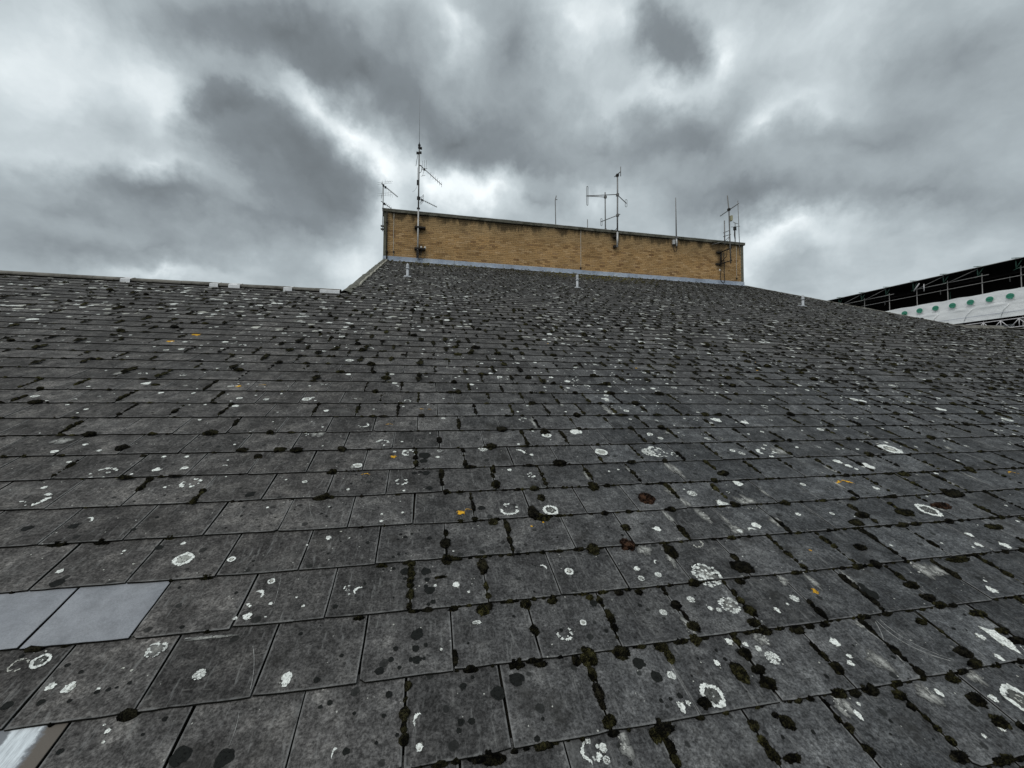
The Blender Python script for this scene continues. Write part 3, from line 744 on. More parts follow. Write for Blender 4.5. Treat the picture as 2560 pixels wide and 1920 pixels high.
# central mast with four folded dipoles
a3 = empty('dipole_mast', (8.175, 16.42, 8.14), 'grey mast with cross arms and folded dipoles at the middle of the wall', 'mast', 'roof aerials')
MB().tube((8.172, 16.42, 8.13), (8.184, 16.42, 8.80), .042, n=12).build('lower_tube', M_PALE, a3)
MB().path([(8.184, 16.42, 8.80), (8.188, 16.42, 9.6), (8.198, 16.42, 10.45), (8.198, 16.42, 11.34)], [.034, .034, .034, .030], 10).build('upper_tube', M_GALV, a3)
MB().tube((8.150, 16.60, 11.357), (8.216, 16.156, 11.357), .020).build('top_arm', M_GALV, a3)
MB().tube((8.218, 16.156, 11.15), (8.218, 16.156, 11.57), .016).build('top_dipole', M_ALU, a3)
MB().tube((8.23, 16.41, 10.480), (6.93, 16.825, 10.478), .018).build('left_arm', M_GALV, a3)
dipole((6.955, 16.815, 10.905), (6.953, 16.815, 10.05), .036, (1, .3, 0), .013, 'left_dipole', M_GALV, a3)
MB().tube((8.15, 16.37, 10.442), (8.93, 17.02, 10.442), .018).build('right_arm', M_GALV, a3)
dipole((8.912, 17.005, 10.61), (8.910, 17.005, 10.265), .040, (1, -.3, 0), .010, 'right_dipole', M_GALV, a3)
MB().tube((8.255, 16.30, 9.551), (7.765, 17.187, 9.551), .018).build('lower_arm', M_GALV, a3)
dipole((7.779, 17.177, 9.70), (7.778, 17.177, 9.36), .038, (1, .2, 0), .010, 'lower_dipole', M_GALV, a3)
for p_ in ((8.193, 16.42, 9.55), (8.198, 16.42, 10.46), (8.198, 16.42, 11.33)):
    MB().box((-.05, -.05, -.055), (.05, .05, .055), None, p_).build('clamp', M_DARK if p_[2] > 11 else M_ALU, a3)
MB().path([(8.155, 16.40, 9.5), (8.15, 16.39, 9.0), (8.12, 16.39, 8.92), (8.02, 16.39, 8.85), (7.9, 16.42, 8.88)], .012, 6).build('cable', M_BLACK, a3)
for zz in (8.62, 8.17): MB().box((8.02, 16.42, zz - .045), (8.15, 16.53, zz + .055), None).build('wall_bracket', M_DARK, a3)
# shorter mast standing behind it
a4 = empty('short_mast', (8.14, 17.54, 8.9), 'shorter grey mast behind the dipole mast with one arm to the left', 'mast', 'roof aerials')
MB().path([(8.142, 17.54, 8.88), (8.133, 17.54, 11.12)], .028, 10).build('pole', M_GALV, a4)
MB().tube((8.19, 17.54, 10.901), (7.19, 17.54, 10.847), .017).build('arm', M_GALV, a4)
MB().box((-.055, -.045, -.05), (.055, .045, .05), None, (8.145, 17.54, 10.90)).build('clamp', M_ALU, a4)
MB().tube((8.18, 17.54, 9.373), (7.262, 17.54, 9.334), .011).build('lower_arm', M_GALV, a4)
MB().tube((7.27, 17.54, 8.88), (7.256, 17.54, 9.76), .020).build('side_rod', M_GALV, a4)
MB().box((-.04, -.04, -.04), (.04, .04, .04), None, (8.14, 17.54, 9.37)).build('clamp', M_ALU, a4)

a5 = empty('bent_pole', (5.49, 16.79, 8.9), 'single thin grey pole with a bent tip between the big masts', 'pole', 'roof aerials')
MB().path([(5.490, 16.79, 8.88), (5.478, 16.79, 9.5), (5.466, 16.79, 10.10), (5.485, 16.79, 10.19), (5.512, 16.79, 10.31)], .020, 8).build('pole', M_GALV, a5)
MB().box((5.495, 16.77, 10.13), (5.56, 16.80, 10.15)).build('tip_bracket', M_GALV, a5)

a6 = empty('whip_aerial', (11.09, 16.46, 8.44), 'straight tapering whip aerial with pale foot and boxes on the wall', 'aerial', 'roof aerials')
MB().path([(11.080, 16.46, 8.80), (11.077, 16.46, 9.6), (11.068, 16.46, 10.66)], [.030, .027, .018], 8).build('whip', M_GALV, a6)
MB().tube((11.093, 16.46, 8.42), (11.080, 16.46, 8.83), .040, n=10).build('foot', M_PALE, a6)
MB().box((10.90, 16.44, 8.52), (11.0, 16.53, 8.72)).build('junction_box', M_PALE, a6)
MB().box((11.0, 16.45, 8.56), (11.15, 16.535, 8.62)).build('wall_bracket', M_ALU, a6)
MB().box((11.02, 16.40, 8.80), (11.16, 16.5, 8.86)).build('clamp', M_ALU, a6)
MB().path([(10.95, 16.47, 8.53), (10.95, 16.47, 8.30), (11.0, 16.47, 8.18), (11.06, 16.47, 8.18), (11.11, 16.47, 8.30), (11.10, 16.47, 8.44)], .012, 6).build('cable_loop', M_BLACK, a6)

# stand-off mast at the right corner
YF = 15.95
a7 = empty('standoff_mast', (13.46, YF, 7.7), 'leaning dark mast held off the right end of the wall by two brackets', 'mast', 'roof aerials')
MB().path([(13.470, YF, 7.66), (13.440, YF, 8.8), (13.414, YF, 10.12), (13.344, YF, 10.76)], [.030, .028, .026, .024], 10).build('pole', M_ALU, a7)
MB().tube((13.50, 16.62, 10.123), (13.413, 15.35, 10.123), .018).build('cross_arm', M_ALU, a7)
MB().path([(13.382, 15.368, 10.25), (13.41, 15.368, 9.2), (13.441, 15.368, 7.84)], [.015, .014, .013], 8).build('drop_rod', M_GALV, a7)
MB().box((13.455, YF - .08, 9.60), (13.545, YF + .04, 9.83)).build('cream_box', M_CREAM, a7)
MB().box((-.05, -.05, -.05), (.05, .05, .05), None, (13.414, YF, 10.12)).build('clamp', M_DARK, a7)
MB().tube((13.171, YF, 8.50), (13.173, YF, 9.59), .024).build('side_pole', M_GALV, a7)
MB().tube((13.10, YF, 9.02), (13.46, YF, 9.18), .015).build('side_arm', M_ALU, a7)
MB().tube((13.10, YF, 8.85), (13.49, YF, 8.99), .015).build('side_arm', M_ALU, a7)
MB().path([(13.435, YF, 8.91), (13.3, YF + .1, 8.74), (13.1, YF + .3, 8.68), (12.9, YF + .5, 8.66)], .012, 6).build('stay', M_GALV, a7)
MB().tube((13.43, YF, 8.90), (13.29, YF, 8.59), .011).build('stay', M_GALV, a7)
for (wx, z_, mx) in ((13.357, 8.345, 13.47), (13.312, 7.790, 13.49)):
    MB().tube((wx, YW + .0, z_), (mx, YF - .06, z_), .026).build('bracket_arm', M_DARK, a7)
    MB().box((wx - .17, YW - .05, z_ - .035), (wx + .10, YW - .002, z_ + .035)).build('bracket_plate', M_DARK, a7)
MB().tube((13.40, YW - .05, 7.85), (13.41, YW - .05, 8.33), .030).build('bracket_upright', M_DARK, a7)
MB().path([(13.36, YW - .04, 7.82), (13.5, YW - .3, 8.1), (13.46, YW - .4, 8.4)], .014, 6).build('cable', M_BLACK, a7)

a8 = empty('stacked_dipole_pole', (14.65, 17.04, 8.9), 'small pole with stacked short cross rods at the right end of the wall top', 'aerial', 'roof aerials')
MB().path([(14.650, 17.04, 8.88), (14.655, 17.04, 9.4), (14.667, 17.04, 10.11)], [.024, .022, .016], 8).build('pole', M_GALV, a8)
MB().box((-.05, -.05, -.10), (.05, .05, .06), None, (14.645, 17.04, 9.83)).build('dark_box', M_BLACK, a8)
for z_, xl, xr, tw in ((10.085, 14.51, 14.87, .02), (9.90, 14.50, 14.85, -.03), (9.77, 14.50, 14.83, .03)):
    MB().path([(xl, 17.04 - tw * 3, z_ + .01), (14.66, 17.04, z_ - .01), (xr, 17.04 + tw * 3, z_ + .01)], .012, 6).build('cross_rod', M_GALV, a8)
MB().path([(14.62, 17.03, 9.7), (14.60, 17.03, 9.5), (14.635, 17.03, 9.3)], .018, 6).build('cable', M_BLACK, a8)

# ------------------------------------------------------------------ vent pipes on the slope
def vent(x, t, h, label, cap):
    bx, by, bz = rp(x, t, .012)
    v = empty('vent_pipe', (bx, by, bz), label, 'vent pipe', 'vent pipes on the slate slope')
    MB().lathe([(.037, -.05), (.036, h * .60)], (bx, by, bz), 16).build('pipe', M_PVC, v)
    MB().lathe([(.038, h * .56), (.050, h * .56), (.052, h * .62), (.048, h * .66), (.038, h * .67)], (bx, by, bz), 16).build('collar', M_PVC, v)
    prof = [(.038, h * .66), (.043, h * .74), (.038, h * .86), (.027, h * .96), (.010, h)] if cap else [(.038, h * .66), (.039, h * .8), (.039, h * .97), (.033, h)]
    MB().lathe(prof, (bx, by, bz), 16).build('cap', M_PVC, v)
    mb = MB(); R3 = Matrix.Rotation(PITCH, 3, 'X')
    mb.box((-.095, -.09, .0), (.095, .11, .010), R3, (bx, by, bz)); mb.build('base_plate', M_PVC, v)
    return v
vent(-.48, 12.83, .37, 'grey vent pipe with domed cap below the left end of the wall', True)
vent(4.54, 12.77, .39, 'grey vent pipe rising in front of the middle of the flashing', False)
vent(11.68, 11.64, .36, 'grey vent pipe near the right verge, standing against the sky', True)

# ------------------------------------------------------------------ the neighbouring block under a temporary scaffold roof
THB = math.radians(-4.8)
NV = Vector((math.cos(THB), -math.sin(THB), 0)); EV = Vector((math.sin(THB), math.cos(THB), 0))
def bp(s, z, back=0.0): return NV * (42 + back) + EV * s + Vector((0, 0, z))
def bbox(mb, s0, s1, b0, b1, z0, z1):
    vs = [bp(s, z, b) for z in (z0, z1) for s, b in ((s0, b0), (s1, b0), (s1, b1), (s0, b1))]
    return mb.add(vs, [(3, 2, 1, 0), (4, 5, 6, 7), (0, 4, 5, 1), (1, 5, 6, 2), (2, 6, 7, 3), (3, 7, 4, 0)])
S0, S1 = 5.0, 44.0
blk = empty('scaffolded_building', bp(24, -9, 5), 'building wrapped in scaffolding under a dark temporary roof, behind the right ridge', 'building')
bbox(MB(), S0, S1, 3.2, 14, -9, 6.9).build('lower_wall', M_MAROON, blk)
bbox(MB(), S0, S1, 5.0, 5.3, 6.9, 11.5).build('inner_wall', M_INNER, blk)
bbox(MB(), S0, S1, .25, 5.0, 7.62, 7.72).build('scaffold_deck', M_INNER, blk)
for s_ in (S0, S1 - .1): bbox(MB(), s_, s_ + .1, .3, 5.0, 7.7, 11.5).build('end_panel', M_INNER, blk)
mb = MB(); vs = [bp(S0 - .3, 11.36, -.25), bp(S1 + .3, 11.36, -.25), bp(S1 + .3, 12.0, 12), bp(S0 - .3, 12.0, 12)]
vs += [v + Vector((0, 0, .05)) for v in vs]
mb.add(vs, [(3, 2, 1, 0), (0, 1, 5, 4), (1, 2, 6, 5), (2, 3, 7, 6), (3, 0, 4, 7)]); mb.build('roof', M_INNER, blk)
mb = MB(); mb.add([v + Vector((0, 0, .004)) for v in vs[4:]], [(0, 1, 2, 3)])
mb.tube(bp(S0 - .3, 11.40, -.27), bp(S1 + .3, 11.40, -.27), .028, n=6); mb.build('roof_sheet', M_TEMPROOF, blk)
posts = [16.95 + 1.967 * k for k in range(-5, 13)]
for i, s_ in enumerate(posts):
    MB().tube(bp(s_, -9, .10), bp(s_, 10.95, .10), .030, n=6).build('standard', M_SCAF, blk)
    b = MB()
    b.tube(bp(s_ + .16, 11.52, -.05), bp(s_ + .16, 10.78, -.05), .034, n=6)
    b.tube(bp(s_ - .16, 11.34, -.05), bp(s_ + .16, 10.80, -.05), .026, n=6)
    b.tube(bp(s_ + .36, 11.56, -.06), bp(s_ - .16, 11.45, -.06), .026, n=6)
    b.tube(bp(s_ + .30, 10.68, -.05), bp(s_ - .05, 10.82, -.05), .026, n=6)
    b.build('eaves_bracket', M_GREEN_STEEL, blk)
    if i % 3 != 2:
        MB().tube(bp(s_ - .45, 10.74, -.08), bp(s_ + 1.95, 10.74, -.08), .026, n=6).build('upper_rail', M_SCAF, blk)
        MB().tube(bp(s_ + .1, 11.33, -.09), bp(s_ + 1.8, 10.76, -.09), .024, n=6).build('diagonal_brace', M_SCAF, blk)
    if i % 2: MB().tube(bp(s_ + 1.0, 10.62, 1.2), bp(s_ + 1.0, 10.18, 1.2), .012, .045, 6).build('hanging_lamp', M_SCAF, blk)
    if i % 3 == 1: MB().tube(bp(s_ + .5, 9.2, 1.4), bp(s_ + .5, 10.3, 1.4), .028, n=6).build('inner_standard', M_GREEN_STEEL, blk)
MB().tube(bp(S0, 10.27, .06), bp(S1, 10.22, .06), .024, n=6).build('guard_rail', M_SCAF, blk)
MB().tube(bp(S0, 9.80, 2.5), bp(S1, 9.80, 2.5), .022, n=6).build('inner_rail', M_DARK, blk)
MB().tube(bp(22.55, 11.20, -.1), bp(22.95, 10.62, -.1), .045, n=6).build('loose_board', M_SCAF_W, blk)
MB().tube(bp(22.25, 11.05, -.12), bp(22.25, 10.45, -.12), .035, n=6).build('loose_board', M_SCAF_W, blk)
# the sheeting, slightly crumpled
ns, nz = 260, 22; vs = []
for i in range(ns + 1):
    s_ = S0 + (S1 - S0) * i / ns
    top = 9.41 + .02 * math.sin(s_ * 3.2) + .035 * mnoise.noise((s_ * 1.3, 0, 3)); bot = 7.46
    for k in range(nz + 1):
        f = k / nz; z_ = bot + (top - bot) * f
        d = .030 * mnoise.noise((s_ * .9, z_ * 1.2, 0)) + .020 * mnoise.noise((s_ * 2.6, z_ * 3.0, 5))
        d += .020 * abs(mnoise.noise((s_ * 1.0 + z_ * .8, z_ * .35 - s_ * .2, 9)))
        d -= .045 * math.exp(-((z_ - 8.46) / .035) ** 2)          # taped seam stands proud
        d -= .030 * math.exp(-((z_ - 7.50) / .03) ** 2)
        vs.append(bp(s_, z_, d))
mb = MB(); mb.add(vs, [(i * (nz + 1) + k, i * (nz + 1) + k + 1, (i + 1) * (nz + 1) + k + 1, (i + 1) * (nz + 1) + k) for i in range(ns) for k in range(nz)], True)
sheet = mb.build('sheeting', M_SHEET, blk); tag(sheet, 'white scaffold sheeting printed with green discs')
shp = -Vector(blk.location) * 0
def on_sheet(name, mb, mat):
    o = link(name, mb.mesh(name), None, mat); o.parent = sheet; return o
def disc_mesh(s_, z_, r):
    mb = MB(); n = 22; b = -.075
    ring = [bp(s_ + r * 1.10 * math.cos(2 * math.pi * k / n), z_ + r * math.sin(2 * math.pi * k / n), b) for k in range(n)]
    tail = [bp(s_ - .03, z_ - r * .95, b), bp(s_ - .10, z_ - r * 1.22, b), bp(s_ - .13, z_ - r * .8, b)]
    mb.add(ring + [bp(s_, z_, b)], [(k, (k + 1) % n, n) for k in range(n)]); mb.add(tail, [(0, 1, 2)])
    return mb
for k in range(-11, 17):
    s_ = 21.59 + 1.035 * k; z_ = 8.93 + .012 * math.sin(k * 2.1)
    on_sheet('printed_disc', disc_mesh(s_, z_, .19), M_LOGO)
    mb = MB(); b = -.079
    for q in range(7):
        a_ = s_ + .15 - .045 * q; hh = .020 + .006 * ((q * 5) % 3 == 0)
        mb.add([bp(a_, z_ - hh, b), bp(a_ - .034, z_ - hh, b), bp(a_ - .034, z_ + hh, b), bp(a_, z_ + hh, b)], [(0, 1, 2, 3)])
    on_sheet('printed_bar', mb, M_LOGO_BAR)
    mb = MB()
    mb.add([bp(s_ + .24, z_ - .325, b), bp(s_ - .26, z_ - .305, b), bp(s_ - .26, z_ - .275, b), bp(s_ + .24, z_ - .295, b)], [(0, 1, 2, 3)])
    on_sheet('printed_line', mb, M_PRINT)
mb = MB(); n = 40
for i in range(n):
    a_, b_ = S0 + (S1 - S0) * i / n, S0 + (S1 - S0) * (i + 1) / n
    mb.add([bp(a_, 7.80, -.07), bp(b_, 7.80, -.07), bp(b_, 7.825, -.07), bp(a_, 7.825, -.07)], [(0, 1, 2, 3)])
on_sheet('printed_line', mb, M_BLUE)
for s_ in posts: # tension folds and tie straps running down the sheet
    mb = MB(); mb.path([bp(s_ + .55, 8.40, -.045), bp(s_ + .85, 8.05, -.05), bp(s_ + 1.0, 7.55, -.045)], [.02, .026, .012], 5); on_sheet('sheet_fold', mb, M_SHEET)
# lattice beam below the sheeting
MB().tube(bp(S0, 7.28, .02), bp(S1, 7.28, .02), .030, n=6).build('lattice_chord', M_SCAF_W, blk)
MB().tube(bp(S0, 6.70, .02), bp(S1, 6.70, .02), .030, n=6).build('lattice_chord', M_SCAF_W, blk)
for k in range(42):
    s_ = S0 + .4 + .9 * k
    m_ = MB(); m_.tube(bp(s_, 7.27, .02), bp(s_, 6.71, .02), .024, n=6); m_.tube(bp(s_, 7.27, .02), bp(s_ + .42, 6.71, .02), .024, n=6); m_.tube(bp(s_, 7.27, .02), bp(s_ - .42, 6.71, .02), .024, n=6)
    m_.build('lattice_strut', M_SCAF_W, blk)
# crumpled white debris netting on the deck behind the beam
for k in range(24):
    s_ = S0 + 1 + 1.5 * k; vs = []
    for i in range(9):
        for q in range(5):
            vs.append(bp(s_ + 1.1 * i / 8, 6.88 + .30 * (q / 4) + .12 * mnoise.noise((k * 3.1 + i * .7, q * .9, 1)), 1.6 + .35 * mnoise.noise((k + i * .6, q * .7, 4))))
    MB().add(vs, [(i * 5 + q, i * 5 + q + 1, i * 5 + q + 6, i * 5 + q + 5) for i in range(8) for q in range(4)], True).build('netting_bundle', M_SHEET, blk)

# ------------------------------------------------------------------ moss cushions
def ico(sub, seed, rough):
    bm = bmesh.new(); bmesh.ops.create_icosphere(bm, subdivisions=sub, radius=1.0)
    for v in bm.verts:
        p = v.co.normalized()
        k = 1 + rough * mnoise.noise(p * 1.7 + Vector((seed * 7.3, 0, 0))) + rough * .8 * mnoise.noise(p * 4.1 + Vector((0, seed * 3.1, 0)))
        if sub > 2: k += rough * .55 * mnoise.noise(p * 9.0 + Vector((0, 0, seed)))
        v.co = p * k
    bmesh.ops.delete(bm, geom=[v for v in bm.verts if v.co.z < -.32], context='VERTS')
    bmesh.ops.triangulate(bm, faces=bm.faces[:])
    bm.verts.index_update()
    V_ = np.array([v.co[:] for v in bm.verts]); F_ = np.array([[v.index for v in f.verts] for f in bm.faces]); bm.free()
    return V_, F_
TPL = {3: [ico(3, i, .34) for i in range(6)], 2: [ico(2, 10 + i, .34) for i in range(6)], 1: [ico(1, 20 + i, .34) for i in range(6)]}
class Bulk:
    def __init__(s): s.v = []; s.f = []; s.c = []; s.n = 0
    def add(s, v, f, c):
        s.v.append(v); s.f.append(f + s.n); s.n += len(v)
        s.c.append(np.broadcast_to(np.asarray(c, float), (len(v), 3)) if np.ndim(c) < 2 else c)
    def object(s, name, mat, smooth=True):
        v = np.concatenate(s.v); f = np.concatenate(s.f); c = np.concatenate(s.c)
        me = bpy.data.meshes.new(name)
        me.vertices.add(len(v)); me.vertices.foreach_set('co', v.astype(np.float32).ravel())
        me.loops.add(f.size); me.loops.foreach_set('vertex_index', f.astype(np.int32).ravel())
        me.polygons.add(len(f)); me.polygons.foreach_set('loop_start', np.arange(0, f.size, 3, dtype=np.int32))
        me.polygons.foreach_set('use_smooth', np.full(len(f), smooth))
        at = me.attributes.new('tint', 'FLOAT_COLOR', 'POINT')
        at.data.foreach_set('color', np.c_[c, np.ones(len(c))].astype(np.float32).ravel())
        me.update(calc_edges=True); me.validate()
        return link(name, me, None, mat)
def frame(x, t, n):               # local (x, t, n) arrays to world
    return np.stack([x, t * CA - n * SA, t * SA + n * CA], -1)
moss = Bulk()
def moss_tint(olive=0.0, red=False):
    b = random.uniform(.65, 1.25)
    if red: return np.array((.030, .016, .010)) * b
    c = np.array((.0075, .0068, .0042)); g = np.array((.020, .0185, .0065)); y = np.array((.105, .088, .016))
    k = min(max(random.gauss(.35, .3), 0), 1)
    c = c * (1 - k) + g * k
    return (c * (1 - olive) + y * olive) * b
def lump(x, t, rx, rt, h, sub, tint, bristle=0, ang=0.0):
    V_, F_ = random.choice(TPL[sub]); a_ = random.uniform(0, 6.28)
    # spin the template before stretching it, so that no two lumps look alike
    vx = V_[:, 0] * math.cos(a_) - V_[:, 1] * math.sin(a_); vt = V_[:, 0] * math.sin(a_) + V_[:, 1] * math.cos(a_)
    vx, vt, vn = vx * rx, vt * rt, V_[:, 2] * h
    if ang: vx, vt = vx * math.cos(ang) - vt * math.sin(ang), vx * math.sin(ang) + vt * math.cos(ang)
    base = slate_top(t) - .0015
    moss.add(frame(x + vx, t + vt, base + vn), F_, tint)
    if bristle:
        idx = rng.integers(0, len(V_), bristle)
        P = np.stack([x + vx[idx], t + vt[idx], base + vn[idx]], 1)
        D = np.stack([vx[idx] / max(rx, 1e-4), vt[idx] / max(rt, 1e-4), vn[idx] / max(h, 1e-4) + .4], 1) + rng.normal(0, .45, (bristle, 3))
        D /= np.linalg.norm(D, axis=1)[:, None]
        L = rng.uniform(.0022, .0050, bristle)[:, None]; S_ = rng.normal(0, 1, (bristle, 3)); S_ -= (S_ * D).sum(1)[:, None] * D
        S_ /= np.linalg.norm(S_, axis=1)[:, None]; S_ *= .0008
        tri = np.stack([P - S_ - D * .001, P + S_ - D * .001, P + D * L], 1).reshape(-1, 3)
        moss.add(frame(tri[:, 0], tri[:, 1], tri[:, 2]), np.arange(bristle * 3).reshape(-1, 3), np.asarray(tint) * rng.uniform(1.0, 2.1))
def cushion(x, t, rx, rt, tint=None, near_=True):
    """an uneven clump: one main lump with smaller ones round it"""
    tint = moss_tint() if tint is None else tint
    h = .50 * min(rx, rt) + .005
    lump(x, t, rx, rt, h, 3 if near_ else 2, tint, int(30 + 9000 * (rx + rt)) if near_ else 0)
    for _ in range(int(6 + 150 * (rx + rt)) if near_ else 4):
        a_ = random.uniform(0, 6.28); k = random.uniform(.25, .95); q = random.uniform(.18, .42) * min(rx, rt) + .003
        lump(x + rx * k * math.cos(a_), t + rt * k * math.sin(a_), q, q * random.uniform(.8, 1.4), q * .75 + h * max(0, .75 - k * .8), 2, tint * random.uniform(.5, 1.9), 25 if near_ else 0)
MOSS = """g,0.111,2.035,22.2,24.7 g,0.108,2.132,23.3,30.1 g,0.112,2.210,11.0,22.7 g,0.262,1.975,20.1,45.9 g,0.262,1.868,8.6,23.4 g,0.263,1.816,11.1,15.5 g,0.234,1.757,21.4,24.7 g,0.259,1.772,14.5,16.8 g,-0.166,2.030,21.1,10.6 g,0.115,1.579,8.6,29.3 g,0.180,1.282,44.9,13.4 g,0.208,1.271,32.0,10.6 g,0.352,2.265,21.1,17.5 g,0.416,2.224,14.0,57.7 g,0.265,2.393,9.8,42.6 g,-1.333,2.285,31.0,11.9 g,-1.489,2.286,34.4,8.7 g,-1.574,3.017,16.5,13.3 g,-0.964,2.978,22.9,21.8 g,-0.511,2.780,25.3,19.6 g,-0.494,2.547,13.9,18.4 g,-1.726,3.104,35.6,33.6 g,-1.078,3.052,38.6,22.8 g,-0.865,3.048,39.8,23.1 g,-0.770,3.038,40.2,23.1 g,-0.502,3.041,27.9,29.6 g,-0.043,1.803,10.4,16.8 g,-0.225,1.780,20.6,7.0 g,0.426,2.756,14.4,41.8 g,0.414,2.584,27.0,36.7 g,0.260,2.291,14.0,14.2 g,0.076,1.937,28.7,6.2 g,-0.830,2.036,21.3,7.3 g,-1.080,2.286,23.2,6.1 g,0.123,1.775,17.6,6.2 g,0.581,1.522,31.5,28.3 g,0.531,1.516,16.3,19.1 g,0.570,1.462,13.5,26.1 g,0.567,1.402,15.3,27.4 g,0.564,1.367,10.4,19.5 g,0.565,1.314,21.5,19.3 g,0.704,1.525,30.7,24.8 g,0.322,1.531,25.3,14.2 g,0.402,1.521,24.0,11.0 g,0.863,1.524,26.3,18.6 g,0.874,1.487,15.5,25.8 g,0.728,1.277,36.3,16.4 g,0.704,1.262,28.5,17.1 g,0.723,1.229,12.6,21.7 g,0.718,1.196,13.6,15.4 g,1.093,1.399,23.8,33.2 g,1.172,1.396,25.9,14.9 g,1.166,1.349,27.6,19.5 g,1.169,1.457,19.7,22.6 g,0.900,1.321,21.0,16.0 g,1.037,1.583,24.4,22.3 g,1.013,1.533,20.0,19.2 g,1.032,1.631,8.7,25.6 g,1.322,1.622,26.3,24.2 g,1.297,1.566,29.3,16.9 g,1.321,1.532,28.9,14.5 g,1.464,1.838,48.5,33.9 g,1.461,1.520,32.4,16.3 g,1.530,1.527,19.9,11.1 g,1.595,1.524,24.2,7.4 g,1.393,1.283,29.4,13.1 g,1.528,1.279,32.7,17.3 g,1.460,1.277,20.4,13.1 g,1.137,1.231,21.5,19.8 g,1.114,1.258,12.5,7.2 g,1.021,1.241,16.6,15.1 g,1.016,1.192,13.1,21.4 g,1.018,1.162,17.1,20.4 g,1.071,1.145,27.0,12.0 g,0.792,2.026,28.3,29.3 g,1.175,1.979,25.9,49.5 g,1.029,2.159,22.4,23.8 g,0.871,2.799,46.6,27.9 g,0.998,2.531,31.6,37.0 g,0.613,2.278,34.4,25.4 g,0.573,2.319,27.3,48.7 g,0.651,2.444,19.8,29.3 g,1.947,2.609,42.1,26.4 g,1.025,1.686,17.9,23.1 g,0.724,1.668,14.9,29.7 g,0.721,1.618,11.7,16.8 g,0.413,1.647,13.8,20.4 g,0.409,1.765,22.2,21.3 g,0.680,1.767,13.6,13.2 g,0.521,1.768,18.9,13.0 g,0.901,1.770,16.2,13.6 g,0.813,1.775,18.0,13.6 g,1.397,1.771,22.1,16.9 g,2.400,2.072,41.3,25.0 g,2.522,2.132,49.2,26.6 g,2.829,2.127,54.4,31.1 g,2.224,1.898,32.1,20.9 g,2.028,1.298,23.1,11.7 g,2.368,1.484,40.7,17.5 g,2.362,1.401,32.4,12.2 g,2.363,1.354,42.2,14.8 g,2.223,1.651,35.9,20.8 g,2.219,1.580,34.7,19.2 g,2.230,1.542,29.6,14.3 g,1.470,1.360,19.7,23.6 g,1.466,1.409,11.1,20.5 g,1.463,1.446,9.4,19.9 g,1.599,1.068,25.7,16.4 g,1.732,1.040,42.0,9.4 g,3.362,2.521,48.9,24.8 g,3.449,2.279,76.9,37.0 g,3.283,1.962,57.6,22.7 g,2.692,1.768,74.8,19.3 g,2.043,1.484,23.5,14.9 g,2.054,1.341,33.6,21.8 g,2.043,1.301,28.9,14.7 g,1.614,1.248,22.3,15.4 g,1.614,1.211,13.4,12.1 g,1.316,1.218,9.5,11.7 g,1.330,1.190,10.9,11.2 g,1.327,1.127,14.9,15.2 g,1.885,1.266,27.5,13.7 g,1.882,1.195,31.5,21.0 g,1.869,1.125,28.4,18.7 r,0.977,2.038,32.8,30.2 r,1.270,2.385,42.5,42.2 r,3.178,2.166,64.6,31.0"""
taken = []
for tok in MOSS.split():
    k, x, t, rx, rt = tok.split(','); x, t, rx, rt = float(x), float(t), float(rx) / 1000, float(rt) / 1000
    taken.append((x, t, rx, rt)); cushion(x, t, rx, rt, moss_tint(red=True) if k == 'r' else None, t < 2.9)
taken_a = np.array(taken)
def free(x, t, m=.02):
    return not np.any((np.abs(taken_a[:, 0] - x) < taken_a[:, 2] + m) & (np.abs(taken_a[:, 1] - t) < taken_a[:, 3] + m))
def in_view(x, t): return -1.02 * t - 1.2 < x < 2.35 * t + 1.6 and t > .3
def mossy(x, t):                  # how mossy a place is, 0 to 1
    left = 1 / (1 + math.exp(-(x + .15) * 3.0)) if t < 3.2 else .52 + .42 / (1 + math.exp(-(x - .1) * 1.8))
    if t < 3.2 and x < -.1: left = .02 + .30 * max(0, t - 2.2)
    if t < 2.2 and x < -.1: return 0.0
    return max(0.0, min(1.0, left * (.85 + .7 * mnoise.noise((x * .7, t * .7, 2.0)))))
def olive_at(x, t):               # the yellow-green growth along the foot of the wall
    k = 0.0
    if t > 14.5:
        k = 1.6 * math.exp(-((x - 6.6) / 2.3) ** 2) * max(0, (t - 14.8) / 2.6) + math.exp(-((x - .6) / 1.7) ** 2) * max(0, (t - 16.2) / 1.0)
    return min(k, 1.0)
